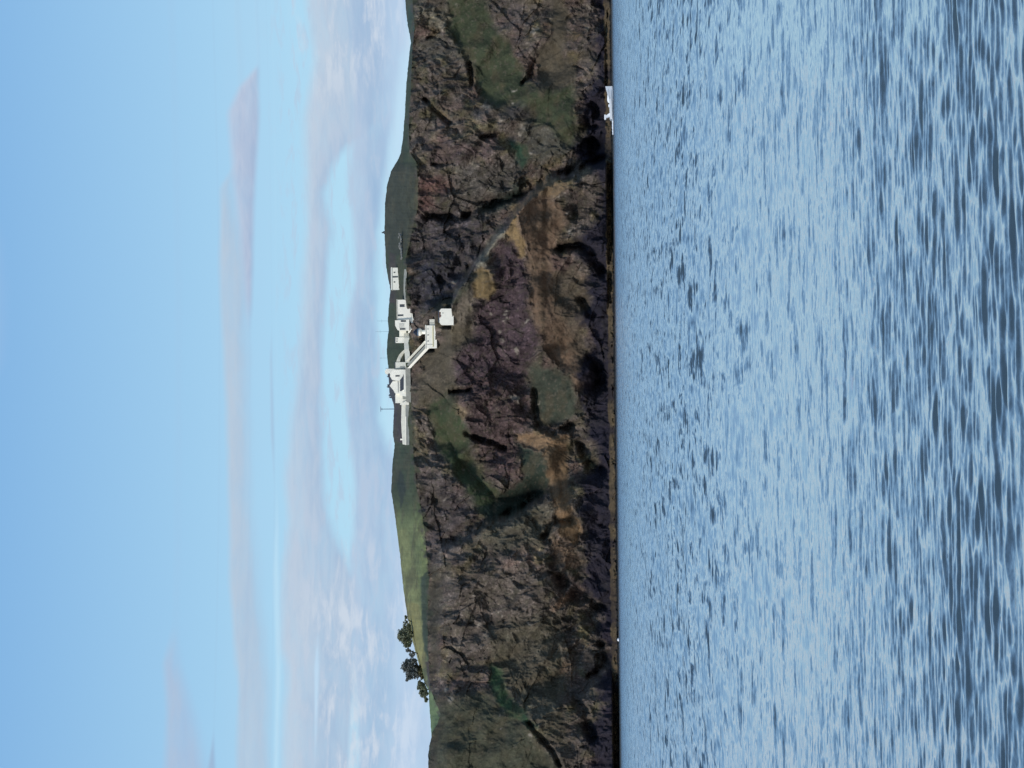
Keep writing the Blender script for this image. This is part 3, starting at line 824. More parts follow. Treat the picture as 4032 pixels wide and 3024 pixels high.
# ------------------------------------------------------------------ materials of built things
def plain(name, c, rough=0.8, var=0.12, scale=1.5, metal=0.0):
    def f(b, p):
        geo = b.new('ShaderNodeNewGeometry')
        n = b.noise(geo.outputs['Position'], scale, 5, 0.6, 0.3)
        v = b.lmap(n.outputs[0], 0.3, 0.7, 1 - var, 1 + var)
        b.put(p.inputs['Base Color'], b.mixc(1.0, lin(c) + (1,), b.comb(v, v, v), 'MULTIPLY'))
        p.inputs['Roughness'].default_value = rough
        p.inputs['Metallic'].default_value = metal
    return material(name, f)


M = {
    'white': plain('white painted render', (246, 241, 226), 0.85, 0.05, 0.6),
    'cream': plain('weathered cream render', (228, 225, 210), 0.85, 0.08, 0.5),
    'grey': plain('grey render', (150, 152, 146), 0.9, 0.10, 0.6),
    'concrete': plain('grey concrete', (140, 140, 132), 0.95, 0.15, 0.8),
    'slate': plain('dark slate', (62, 66, 76), 0.6, 0.2, 2.0),
    'glass': plain('dark window glass', (70, 74, 76), 0.25, 0.1, 2.0),
    'ochre': plain('ochre painted band', (196, 186, 128), 0.8, 0.08, 1.0),
    'rust': plain('rust stain', (104, 74, 66), 0.9, 0.2, 1.0),
    'lantern': plain('black lantern paint', (28, 32, 44), 0.35, 0.1, 1.0),
    'stone': plain('pale dry stone', (128, 128, 124), 0.95, 0.3, 1.2),
    'cairn': plain('dark stone', (74, 84, 92), 0.95, 0.3, 1.2),
    'metal': plain('grey galvanised steel', (96, 112, 132), 0.5, 0.1, 1.0, 0.3),
    'bark': plain('bark', (58, 54, 46), 0.95, 0.3, 2.0),
    'hull': plain('white gelcoat', (238, 241, 245), 0.3, 0.03, 0.5),
    'bluegrey': plain('boat stripe', (130, 140, 150), 0.4, 0.05, 1.0),
    'foam': plain('sea foam', (226, 234, 242), 0.9, 0.2, 1.2),
    'skin': plain('dark navy clothing', (36, 44, 60), 0.9, 0.1, 5.0),
}


def mesh_obj(name, verts, faces, mat, parent=None, bevel=0.0, smooth=False):
    me = bpy.data.meshes.new(name)
    me.from_pydata([tuple(v) for v in verts], [], faces)
    me.materials.append(mat)
    if smooth:
        for p_ in me.polygons: p_.use_smooth = True
    o = bpy.data.objects.new(name, me)
    col.objects.link(o)
    if parent is not None:
        me.transform(Matrix.Translation(-parent.location))
        o.parent = parent
    if bevel:
        md = o.modifiers.new('bevel', 'BEVEL'); md.width = bevel; md.segments = 2
    return o


def empty(name, loc):
    o = bpy.data.objects.new(name, None)
    o.location = loc
    o.empty_display_size = 0.5
    col.objects.link(o)
    return o


class MB:
    def __init__(s): s.v = []; s.f = []
    def add(s, v, f):
        n = len(s.v); s.v += [tuple(q) for q in v]; s.f += [tuple(i + n for i in g) for g in f]; return s
    def box(s, x0, x1, y0, y1, z0, z1):
        v = [(x0, y0, z0), (x1, y0, z0), (x1, y1, z0), (x0, y1, z0), (x0, y0, z1), (x1, y0, z1), (x1, y1, z1), (x0, y1, z1)]
        return s.add(v, [(0, 3, 2, 1), (4, 5, 6, 7), (0, 1, 5, 4), (1, 2, 6, 5), (2, 3, 7, 6), (3, 0, 4, 7)])
    def prism(s, pts, y0, y1):
        """outline in x,z (counter-clockwise or not), pushed from y0 to y1"""
        n = len(pts)
        v = [(p[0], y0, p[1]) for p in pts] + [(p[0], y1, p[1]) for p in pts]
        f = [tuple(range(n)), tuple(range(2 * n - 1, n - 1, -1))]
        f += [((i + 1) % n, i, i + n, (i + 1) % n + n) for i in range(n)]
        return s.add(v, f)
    def tube(s, p0, p1, r0, r1=None, n=8):
        r1 = r0 if r1 is None else r1
        p0, p1 = Vector(p0), Vector(p1)
        d = (p1 - p0).normalized()
        q = d.to_track_quat('Z', 'Y')
        v = []
        for p_, r in ((p0, r0), (p1, r1)):
            for i in range(n):
                a_ = 2 * math.pi * i / n
                v.append(p_ + q @ Vector((math.cos(a_) * r, math.sin(a_) * r, 0)))
        f = [(i, (i + 1) % n, (i + 1) % n + n, i + n) for i in range(n)] + [tuple(range(n - 1, -1, -1)), tuple(range(n, 2 * n))]
        return s.add(v, f)
    def lathe(s, cx, cy, prof, n=20):
        v = []
        for r, z in prof:
            for i in range(n):
                a_ = 2 * math.pi * i / n
                v.append((cx + r * math.cos(a_), cy + r * math.sin(a_), z))
        f = []
        for k_ in range(len(prof) - 1):
            for i in range(n):
                f.append((k_ * n + i, k_ * n + (i + 1) % n, (k_ + 1) * n + (i + 1) % n, (k_ + 1) * n + i))
        f.append(tuple(range(n - 1, -1, -1))); f.append(tuple(range((len(prof) - 1) * n, len(prof) * n)))
        return s.add(v, f)
    def build(s, name, mat, parent=None, bevel=0.0, smooth=False):
        return mesh_obj(name, s.v, s.f, mat, parent, bevel, smooth)


def W(x, y, D):
    """world x, z of photo pixel (x, y) on the plane world-Y = that of depth D"""
    p = at(x, y, D)
    return p.x, p.z


def plane_y(x, y, D):
    return at(x, y, D).y


class Spot:
    """a building site: converts photo pixels into x,z on one facade plane"""
    def __init__(s, x, y, D=None, ahead=0.0):
        s.D = (ground_D(x, y) if D is None else D) - ahead
        s.y = at(x, y, s.D).y
        p = at(x, y, s.D)
        s.loc = Vector((p.x, p.y, p.z))
    def q(s, x, y):
        r = at(x, y, 1.0) - CAM
        k_ = s.y / r.y
        return (CAM.x + r.x * k_, CAM.z + r.z * k_)
    def rect(s, x0, x1, y0, y1):
        """photo rectangle -> world X range, Z range (x0 upper, x1 lower; y0 right, y1 left)"""
        a_ = s.q(x1, (y0 + y1) / 2); b_ = s.q(x0, (y0 + y1) / 2)
        c_ = s.q((x0 + x1) / 2, y1); d_ = s.q((x0 + x1) / 2, y0)
        return c_[0], d_[0], a_[1], b_[1]
    def poly(s, pts):
        return [s.q(*p_) for p_ in pts]


def win(sp_, x0, x1, y0, y1, parent, name='window', mat='glass', front=None):
    X0, X1, Z0, Z1 = sp_.rect(x0, x1, y0, y1)
    yf = sp_.y if front is None else front
    o = MB().box(X0, X1, yf - 0.04, yf + 0.25, Z0, Z1).build(name, M[mat], parent)
    m = MB()
    m.box(X0 - 0.09, X1 + 0.09, yf - 0.07, yf + 0.1, Z0 - 0.12, Z0 - 0.003)
    m.build('sill', M['white'], o)
    return o


def reparent_fix(o, root):
    pass


# NB sub-parts: mesh_obj() subtracts parent.location, and parts keep their own location at zero, so
# a sub-part has to be moved by the root's location instead
_old = mesh_obj
def mesh_obj(name, verts, faces, mat, parent=None, bevel=0.0, smooth=False):
    if parent is None:
        return _old(name, verts, faces, mat, None, bevel, smooth)
    root = parent
    while root.parent is not None: root = root.parent
    o = _old(name, verts, faces, mat, None, bevel, smooth)
    if root.type == 'EMPTY' or root.location.length > 0:
        o.data.transform(Matrix.Translation(-root.location))
    o.parent = parent
    return o


# ------------------------------------------------------------------ buildings on the head
# A: long white store hut near the top
s = Spot(1568, 1097)
r = empty('white_hut', s.loc)
tag(r, 'long low white hut standing alone below the summit with its dark door in the middle', 'hut')
X0, X1, Z0, Z1 = s.rect(1544, 1568, 1054, 1140)
MB().box(X0, X1, s.y, s.y + 4.5, Z0 - 1.2, Z1).build('wall', M['white'], r)
ov = 0.25
rf = MB().prism([(X0 - ov, Z1 + 0.003), (X1 + ov, Z1 + 0.003), (X1 + ov, Z1 + 0.22), (X0 - ov, Z1 + 0.22)], s.y - 0.2, s.y + 4.7)
rf.add([(X0 - ov, s.y - 0.2, Z1 + 0.222), (X1 + ov, s.y - 0.2, Z1 + 0.222), (X1, s.y + 2.2, Z1 + 0.75), (X0, s.y + 2.2, Z1 + 0.75), (X1 + ov, s.y + 4.7, Z1 + 0.222), (X0 - ov, s.y + 4.7, Z1 + 0.222)],
       [(0, 1, 2, 3), (3, 2, 4, 5), (1, 4, 2), (0, 3, 5)])
rf.build('roof', M['cream'], r)
win(s, 1546, 1567, 1087, 1093, r, 'door')
win(s, 1550, 1556, 1070, 1075, r)
win(s, 1550, 1556, 1108, 1113, r)
s_hut = s

# B: keepers' house, right of the head
s = Spot(1606, 1218)
r = empty('keepers_house', s.loc)
tag(r, 'white keepers house with tall dark openings and a raised end block above the lantern', 'house')
X0, X1, Z0, Z1 = s.rect(1565, 1604, 1180, 1259)
MB().box(X0, X1, s.y, s.y + 7, Z0 - 1.5, Z1).build('wall', M['white'], r)
MB().box(X0 - 0.1, X1 + 0.2, s.y - 0.2, s.y + 7.2, Z1 + 0.003, Z1 + 0.28).build('parapet', M['cream'], r)
pts = s.poly([(1612, 1258), (1612, 1302), (1566, 1300), (1557, 1282), (1556, 1262)])
MB().prism(pts, s.y - 0.9, s.y + 6.5).build('end_block', M['white'], r)
for (a0, a1, b0, b1) in ((1574, 1593, 1198, 1209), (1565, 1588, 1238, 1245)):
    win(s, a0, a1, b0, b1, r)
for (a0, a1, b0, b1) in ((1579, 1599, 1261, 1268), (1575, 1597, 1299 - 7, 1300 - 1)):
    win(s, a0, a1, b0, b1, r, front=s.y - 0.9)
for b0 in (1274.5, 1279.0, 1283.5, 1288):
    X0, X1, Z0, Z1 = s.rect(1572, 1593, b0, b0 + 1.6)
    MB().box(X0, X1, s.y - 0.96, s.y - 0.85, Z0, Z1).build('louvre', M['grey'], r)
s_kh = s
s = Spot(1612, 1270, ahead=2.5)
w = MB()
w.prism(s.poly([(1600, 1185), (1604, 1195), (1609, 1222), (1607, 1236), (1611, 1256), (1620, 1274), (1609, 1290), (1606, 1312), (1612, 1312), (1626, 1290), (1634, 1274), (1626, 1250), (1622, 1222), (1612, 1190)]), s.y, s.y + 0.6)
o = w.build('garden_wall', M['white'])
tag(o, 'white stepped terrace wall below the white house that has the louvred end block', 'wall')
# lit front of the terrace wall reads as one white apron
s = Spot(1600, 1335)
r = empty('store_shed', s.loc)
tag(r, 'small L-shaped white shed left of the white house with tall dark openings', 'shed')
X0, X1, Z0, Z1 = s.rect(1557, 1590, 1328, 1350)
MB().box(X0, X1, s.y, s.y + 4, Z0 - 1.0, Z1).build('wall', M['white'], r)
X0b, X1b, Z0b, Z1b = s.rect(1572, 1590, 1300, 1327.6)
MB().box(X0b, X1b, s.y + 0.4, s.y + 3.4, Z0b - 1.0, Z1b).build('lower_wing', M['white'], r)
MB().prism([(X0 - 0.15, Z1 + .003), (X1 + 0.15, Z1 + .003), (X1, Z1 + 0.35), (X0, Z1 + 0.35)], s.y - 0.1, s.y + 4.1).build('roof', M['slate'], r)
win(s, 1560, 1566, 1333, 1337, r); win(s, 1560, 1566, 1341, 1345, r)


def ribbon_wall(name, pts, thick_px, mat, label, cat, group=None, ahead=0.6, depth=0.7, D=None):
    """wall whose top edge runs through photo pixels pts, thick_px tall"""
    m = MB()
    prev = None
    for i, (x, y) in enumerate(pts):
        d = ground_D(x + thick_px, y) - ahead if D is None else D
        t_ = at(x, y, d); b_ = at(x + thick_px + 4, y, d)
        prof = [(t_.x, t_.y, t_.z), (t_.x, t_.y + depth, t_.z), (b_.x, t_.y + depth, b_.z), (b_.x, t_.y, b_.z)]
        if prev is not None:
            v = prev + prof
            f = [(0, 1, 5, 4), (1, 2, 6, 5), (2, 3, 7, 6), (3, 0, 4, 7)]
            if i == 1: f.append((3, 2, 1, 0))
            if i == len(pts) - 1: f.append((4, 5, 6, 7))
            m.add(v, f)
        prev = prof
    o = m.build(name, M[mat])
    return tag(o, label, cat, group)


ribbon_wall('path_wall', [(1592, 1060), (1590, 1085), (1589, 1120), (1589, 1150), (1592, 1178)], 7, 'grey', 'thin grey path wall running below the lone white hut', 'wall')
ribbon_wall('path_wall', [(1590, 1312), (1592, 1330), (1591, 1352), (1592, 1375), (1594, 1400), (1596, 1428)], 16, 'cream', 'pale retaining wall from the small white shed to the foot of the cottages', 'wall')
ribbon_wall('path_wall', [(1594, 1375), (1583, 1384), (1572, 1396), (1565, 1410), (1560, 1424)], 13, 'cream', 'pale curved wall sweeping up to the grey gabled outhouse', 'wall')
ribbon_wall('retaining_wall', [(1596, 1446), (1597, 1480), (1598, 1520), (1599, 1560), (1600, 1584)], 15, 'concrete', 'grey retaining wall below the white cottages courtyard', 'wall', ahead=1.5)

# C: lighthouse
gD = min(ground_D(1712, 1290), ground_D(1712, 1320), ground_D(1712, 1350)) - 0.8
s = Spot(1711, 1326, D=gD)
r = empty('lighthouse', s.loc)
tag(r, 'squat white lighthouse block with a black domed lantern, low on the cliff edge', 'lighthouse')
X0, X1, Z0, Z1 = s.rect(1677, 1711, 1281, 1371)
MB().box(X0, X1, s.y, s.y + 6.5, Z0 - 0.9, Z1).build('wall', M['white'], r, bevel=0.05)
bX0, bX1, bZ0, bZ1 = s.rect(1703.5, 1706.5, 1283, 1366)
MB().box(bX0, bX1, s.y - 0.14, s.y - 0.003, bZ0, bZ1).build('painted_band', M['ochre'], r)
MB().box(X0 - 0.2, X1 + 0.2, s.y - 0.25, s.y + 6.7, Z1 + 0.003, Z1 + 0.25).build('parapet', M['white'], r)
gX0, gX1, gZ0, gZ1 = s.rect(1691, 1708, 1257, 1280.6)
MB().box(gX0, gX1, s.y + 0.5, s.y + 4, gZ0 - 0.8, gZ1).build('side_store', M['cream'], r)
gX0, gX1, gZ0, gZ1 = s.rect(1691, 1708, 1271, 1272.5)
MB().box(gX0, gX1, s.y + 0.42, s.y + 0.497, gZ0, gZ1).build('side_store_joint', M['glass'], r)
for (a0, a1, b0, b1) in ((1683, 1688, 1317, 1321), (1683, 1688, 1341, 1345), (1683, 1687, 1294, 1297)):
    win(s, a0, a1, b0, b1, r)
gX0, gX1, gZ0, gZ1 = s.rect(1680, 1704, 1355, 1356.6)
MB().box(gX0, gX1, s.y - 0.06, s.y - 0.003, gZ0, gZ1).build('downpipe', M['grey'], r)
tcx, tz = s.q(1646, 1307)
ty = s.y + 3.0
zz0 = Z1 + 0.26
MB().lathe(tcx, ty, [(0.85, zz0), (0.85, zz0 + (tz - zz0) * 0.52), (1.45, zz0 + (tz - zz0) * 0.72), (1.55, tz - 0.25), (1.5, tz - 0.02)], 24).build('lantern_tower', M['white'], r, smooth=False)
lan = MB().lathe(tcx, ty, [(1.35, tz), (1.35, tz + 0.75), (1.5, tz + 0.78), (1.5, tz + 0.9), (1.1, tz + 1.45), (0.5, tz + 1.95), (0.14, tz + 2.2), (0.14, tz + 2.5)], 24).build('lantern_dome', M['lantern'], r)
rl = MB().lathe(tcx, ty, [(1.56, tz - 0.02), (1.56, tz + 0.5), (1.52, tz + 0.5), (1.52, tz - 0.02)], 24)
rl.build('gallery_railing', M['metal'], lan)
s_lh = s

# D: white cube of the fog signal
gD = min(ground_D(1778, 1230), ground_D(1778, 1265)) - 0.8
s = Spot(1777, 1247, D=gD)
r = empty('fog_signal_house', s.loc)
tag(r, 'bright white cube-shaped building, lowest on the cliff, with rust stained upper edge', 'building')
MB().prism(s.poly([(1786, 1279), (1786, 1215), (1737, 1215), (1729, 1225), (1729, 1268), (1737, 1279)]), s.y, s.y + 5.5).build('wall', M['white'], r, bevel=0.05)
X0, X1, Z0, Z1 = s.rect(1730, 1735, 1228, 1251)
MB().prism(s.poly([(1729.5, 1228), (1730, 1251), (1735, 1249), (1738, 1243), (1734, 1238), (1736, 1230)]), s.y - 0.05, s.y - 0.003).build('rust_streak', M['rust'], r)
X0, X1, Z0, Z1 = s.rect(1725, 1728.8, 1222, 1270)
MB().box(X0, X1, s.y - 0.15, s.y + 5.6, Z0, Z1).build('roof', M['slate'], r)
win(s, 1742, 1746, 1231, 1234, r)

# E: stairway with two white parapets
m = MB()
st0, st1 = (1672, 1352), (1604, 1438)
D0, D1 = s_lh.D + 1.0, ground_D(1612, 1446) - 1.5
r = empty('stairway', at(1690, 1352, D0))
tag(r, 'long straight stairway with white parapets climbing from the lantern block to the cottages', 'stairway')
def strip(pa, pb, wa, wb, mat, name, depth=0.5, fwd_=0.0):
    a0, a1 = at(pa[0], pa[1], D0 - fwd_), at(pa[0] + wa, pa[1], D0 - fwd_)
    b0, b1 = at(pb[0], pb[1], D1 - fwd_), at(pb[0] + wb, pb[1], D1 - fwd_)
    v = []
    for p_ in (a0, a1, b1, b0): v.append((p_.x, p_.y, p_.z))
    for p_ in (a0, a1, b1, b0): v.append((p_.x, p_.y + depth, p_.z))
    return MB().add(v, [(0, 1, 2, 3), (7, 6, 5, 4), (0, 4, 5, 1), (1, 5, 6, 2), (2, 6, 7, 3), (3, 7, 4, 0)]).build(name, M[mat], r)
strip((1672, 1342), (1596, 1424), 13, 11, 'cream', 'parapet', fwd_=-1.2)
strip((1682, 1364), (1604, 1450), 15, 12, 'white', 'parapet', fwd_=0.8)
stp = MB()
for i in range(44):
    f = (i + 0.5) / 44
    p_ = at(1683 + (1603 - 1683) * f, 1351 + (1438 - 1351) * f, D0 + (D1 - D0) * f)
    stp.box(p_.x - 0.28, p_.x + 0.28, p_.y - 0.7, p_.y + 1.1, p_.z - 1.3, p_.z)
stp.build('steps', M['grey'], r)

# F: left group of cottages
s = Spot(1598, 1438)
r = empty('outhouse', s.loc)
tag(r, 'greyish white outhouse between the curved wall and the tall white gable', 'outhouse')
X0, X1, Z0, Z1 = s.rect(1556, 1596, 1426, 1451)
MB().box(X0, X1, s.y, s.y + 5, Z0 - 1, Z1).build('wall', M['cream'], r)
MB().box(X0 - .15, X1 + .15, s.y - .15, s.y + 5.15, Z1 + .003, Z1 + .25).build('roof', M['slate'], r)
X0, X1, Z0, Z1 = s.rect(1575, 1594, 1442, 1449)
MB().box(X0, X1, s.y - .05, s.y + .1, Z0, Z1).build('door', M['grey'], r)

s = Spot(1604, 1510)
ry = s.y
r = empty('cottage', s.loc)
tag(r, 'tall white gabled cottage with dark slate roof and chimneys on the skyline', 'cottage')
MB().prism(s.poly([(1604, 1455), (1604, 1500), (1560, 1500), (1544, 1496), (1536, 1482), (1536, 1470), (1548, 1457), (1560, 1455)]), ry, ry + 8).build('gable_wall', M['white'], r)
MB().prism(s.poly([(1604, 1500.5), (1604, 1550), (1556, 1550), (1548, 1536), (1534, 1519), (1546, 1501)]), ry + 0.4, ry + 7.6).build('wing_wall', M['white'], r)
rf = MB().prism(s.poly([(1545, 1497), (1549, 1503), (1534, 1522), (1548, 1538), (1555, 1560), (1550, 1586), (1543, 1582), (1537, 1560), (1530, 1545), (1528, 1500), (1526, 1470), (1534, 1478)]), ry + 3.0, ry + 9.5)
rf.build('roof', M['slate'], r)
rf = r.children[-1]
for (a0, a1, b0, b1) in ((1522, 1536, 1473, 1486), (1521, 1534, 1513, 1527), (1528, 1540, 1551, 1561), (1530, 1540, 1562, 1568)):
    X0, X1, Z0, Z1 = s.rect(a0, a1, b0, b1)
    MB().box(X0, X1, ry + 4.5, ry + 5.7, Z0 - 0.4, Z1).box(X0 + 0.25, X0 + 0.55, ry + 4.9, ry + 5.3, Z1 + 0.003, Z1 + 0.35).build('chimney', M['slate'], rf)
X0, X1, Z0, Z1 = s.rect(1556, 1574, 1478, 1486)
win(s, 1557, 1574, 1477, 1483, r)
X0, X1, Z0, Z1 = s.rect(1566, 1568.5, 1501, 1545)
MB().box(X0, X1, ry + 0.3, ry + 0.397, Z0, Z1).build('string_course', M['grey'], r)
s2 = s

s = Spot(1545, 1462, D=s2.D + 9.8)
r = empty('white_gable_house', s.loc)
tag(r, 'white gable top with a thin post rising above the skyline behind the cottages', 'house')
MB().prism(s.poly([(1560, 1474), (1560, 1452), (1524, 1452), (1515, 1460), (1516, 1470), (1524, 1475)]), s.y, s.y + 5).build('gable', M['white'], r)
X0, X1, Z0, Z1 = s.rect(1518, 1538, 1449.5, 1450.8)
MB().box(X0, X1, s.y, s.y + 0.15, Z0, Z1).build('post', M['metal'], r)

# dark court in front with its low white wall
s = Spot(1608, 1520, D=s2.D - 3.5)
r = empty('courtyard', s.loc)
tag(r, 'walled courtyard with dark inner face and low white front wall below the cottages', 'courtyard')
MB().prism(s.poly([(1594, 1466), (1594, 1545), (1573, 1540), (1573, 1496), (1585, 1480), (1590, 1466)]), s.y + 2.2, s.y + 3.0).build('back_bank', M['slate'], r)
MB().prism(s.poly([(1600, 1455), (1600, 1545), (1590, 1545), (1590, 1455)]), s.y, s.y + 0.6).build('front_wall', M['white'], r)
MB().prism(s.poly([(1600, 1526), (1600, 1562), (1573, 1556), (1577, 1542)]), s.y + 0.7, s.y + 2.0).build('ramp_wall', M['white'], r)

s = Spot(1604, 1566)
r = empty('engine_house', s.loc)
tag(r, 'white flat-topped building with a grey doorway at the left end of the cottages', 'building')
MB().prism(s.poly([(1612, 1547), (1612, 1587), (1558, 1587), (1558, 1556), (1562, 1547)]), s.y - 2.0, s.y + 5).build('wall', M['white'], r)
X0, X1, Z0, Z1 = s.rect(1587, 1605, 1555, 1572)
MB().box(X0, X1, s.y - 2.06, s.y - 1.9, Z0, Z1).build('door', M['grey'], r)
X0, X1, Z0, Z1 = s.rect(1554, 1557.8, 1556, 1588)
MB().box(X0, X1, s.y - 2.1, s.y + 5.1, Z0, Z1).build('roof', M['slate'], r)
dS = s.D - 2.6

s = Spot(1614, 1660, D=dS)
r = empty('walled_garden', s.loc)
tag(r, 'long white walled garden tapering away to the left of the cottages', 'wall')
MB().prism(s.poly([(1598, 1589), (1598, 1752), (1584, 1750), (1580, 1700), (1578, 1660), (1580, 1589)]), s.y + 1.5, s.y + 2.1).build('upper_wall', M['cream'], r)
MB().prism(s.poly([(1619, 1576), (1619, 1696), (1612, 1706), (1611, 1752), (1598.4, 1752), (1597, 1640), (1597, 1576)]), s.y, s.y + 0.6).build('lower_wall', M['grey'], r)
MB().prism(s.poly([(1600, 1640), (1600, 1752), (1596, 1752), (1594, 1640)]), s.y - 0.2, s.y - 0.003).build('coping', M['white'], r)
MB().prism(s.poly([(1619, 1576), (1619, 1594), (1576, 1594), (1576, 1588), (1590, 1584), (1604, 1576)]), s.y - 0.6, s.y - 0.203).build('gate_pier', M['white'], r)
MB().box(*[q for pr in (s.rect(1574, 1584, 1728, 1734),) for q in pr[:2]], s.y + 2.2, s.y + 3.0, s.rect(1574, 1584, 1728, 1734)[2], s.rect(1574, 1584, 1728, 1734)[3]).build('pillar', M['white'], r)

# ------------------------------------------------------------------ masts, cairn, stone wall
def mast(x0, x1, y, extra, arms, label, rad=0.09):
    d = 960.0 + extra
    t_, b_ = at(x0, y, d), at(x1, y, d)
    b0 = Vector((t_.x, t_.y, b_.z - 4))
    r = empty('radio_mast', b0)
    tag(r, label, 'mast', 'radio masts on the hilltop')
    MB().tube(b0, (t_.x, t_.y, t_.z), rad * 1.4, rad, 6).build('pole', M['metal'], r)
    for ax, half in arms:
        p_ = at(ax, y, d)
        MB().tube((t_.x - half, t_.y, p_.z), (t_.x + half, t_.y, p_.z), rad * 0.8, n=6).build('cross_arm', M['metal'], r)
mast(1498, 1552, 1611, 0, [(1499, 1.2), (1504, 0.5)], 'tallest dark mast with an aerial on top, left of the cottages', 0.14)
mast(1486, 1535, 1264, 0, [(1503, 0.7)], 'thin mast above the white house with tall dark openings', 0.04)
mast(1479, 1530, 1306, 0, [(1497, 0.9)], 'thin mast above the small L-shaped white shed', 0.04)
mast(1495, 1530, 1410, 0, [(1500, 0.5)], 'thin mast above the curved pale wall', 0.035)

rnd = random.Random(4)
def stone_bm(mb, c, r_, rx=1.0):
    n = 6
    v = []; f = []
    for i in range(5):
        th_ = math.pi * i / 4
        for j in range(n):
            ph = 2 * math.pi * j / n
            k_ = r_ * rnd.uniform(0.8, 1.15)
            v.append((c[0] + k_ * rx * math.sin(th_) * math.cos(ph), c[1] + k_ * math.sin(th_) * math.sin(ph), c[2] + k_ * 0.8 * math.cos(th_)))
    for i in range(4):
        for j in range(n):
            f.append((i * n + j, (i + 1) * n + j, (i + 1) * n + (j + 1) % n, i * n + (j + 1) % n))
    mb.add(v, f)
p0 = at(1513, 916, 968)
mb = MB()
for k_ in range(14):
    stone_bm(mb, (p0.x + rnd.uniform(-.45, .45), p0.y + rnd.uniform(-.4, .4), p0.z - 0.6 + k_ * 0.125), 0.42 - k_ * 0.014)
tag(mb.build('cairn', M['cairn']), 'small dark cairn of stones on the highest skyline', 'cairn')

mb = MB()
for k_ in range(120):
    y_ = rnd.uniform(920, 1018)
    big = (abs(y_ - 928) < 7) or (abs(y_ - 966) < 12)
    if not big and rnd.random() < 0.25: continue
    x_ = 1580 + (y_ - 920) * 0.03 + rnd.uniform(-3, 2) - (rnd.uniform(0, 8) if big else 0)
    p_ = at(x_, y_, ground_D(1584, y_) - 1.0 + rnd.uniform(-.5, .5))
    stone_bm(mb, p_, rnd.uniform(0.28, 0.5), 1.3)
tag(mb.build('stone_wall', M['stone']), 'broken pale dry stone wall on the slope right of the lone white hut', 'stone wall')

# ------------------------------------------------------------------ trees on the left shoulder
def _leaf(c):
    def f(b, p):
        oi = b.new('ShaderNodeNewGeometry')
        rr = oi.outputs['Random Per Island']
        v = b.lmap(rr, 0, 1, 0.6, 1.5)
        b.put(p.inputs['Base Color'], b.mixc(1.0, lin(c) + (1,), b.comb(v, v, v), 'MULTIPLY'))
        p.inputs['Roughness'].default_value = 0.8
    return f
M_LEAF = [material('olive leaves', _leaf((108, 112, 90))), material('grey green leaves', _leaf((104, 108, 106))), material('brown green leaves', _leaf((92, 88, 60)))]


def tree(name, lobes, base, leaf, label, cat, nleaf, seed, size=0.34, group='wind bent trees on the left shoulder', D=905.0):
    """lobes: (x, y, rx, ry) in photo px; base: (x, y) where the trunk meets the ground"""
    rg = random.Random(seed)
    bp_ = at(base[0], base[1], D)
    r = empty(name, bp_)
    tag(r, label, cat, group)
    tr = MB()
    px = D / F
    cs = []
    for (lx, ly, rx, ry_) in lobes:
        c = at(lx, ly, D + rg.uniform(-1.2, 1.2))
        cs.append((c, ry_ * px, rx * px))
    stem = Vector((bp_.x, bp_.y, bp_.z - 0.8))
    fork = stem.lerp(cs[0][0], 0.5)
    tr.tube(stem, fork, 0.24, 0.17, 7)
    for c, a_, b_ in cs:
        mid = fork.lerp(c, 0.5) + Vector((rg.uniform(-.3, .3), rg.uniform(-.3, .3), 0.2))
        tr.tube(fork, mid, 0.13, 0.09, 6)
        tr.tube(mid, c, 0.09, 0.04, 5)
        for _ in range(5):
            q = c + Vector((rg.uniform(-.8, .8) * a_, rg.uniform(-.8, .8) * a_, rg.uniform(-.5, .8) * b_))
            tr.tube(mid.lerp(c, rg.random()), q, 0.04, 0.015, 4)
    tr.build('trunk', M['bark'], r)
    lv = MB()
    tot = sum(a_ * b_ for _, a_, b_ in cs)
    for c, a_, b_ in cs:
        n = int(nleaf * a_ * b_ / tot)
        clumps = [(rg.gauss(0, 1), rg.gauss(0, 1), rg.gauss(0, 1)) for _ in range(max(5, n // 45))]
        cl = []
        for g in clumps:
            L = math.sqrt(sum(q * q for q in g)) + 1e-6
            k_ = rg.uniform(0.35, 1.0) / L
            cl.append(Vector((g[0] * k_ * a_, g[1] * k_ * a_, g[2] * k_ * b_)))
        for _ in range(n):
            o_ = rg.choice(cl)
            p_ = c + o_ + Vector((rg.gauss(0, .16) * a_, rg.gauss(0, .16) * a_, rg.gauss(0, .13) * b_))
            s_ = size * rg.uniform(0.5, 1.2)
            n1 = Vector((rg.gauss(0, 1), rg.gauss(0, 1), rg.gauss(0, 1))).normalized()
            n2 = n1.cross(Vector((rg.gauss(0, 1), rg.gauss(0, 1), rg.gauss(0, 1)))).normalized()
            lv.add([p_ - n1 * s_, p_ + n2 * s_ * .55, p_ + n1 * s_, p_ - n2 * s_ * .55], [(0, 1, 2, 3)])
    lv.build('crown', leaf, r)


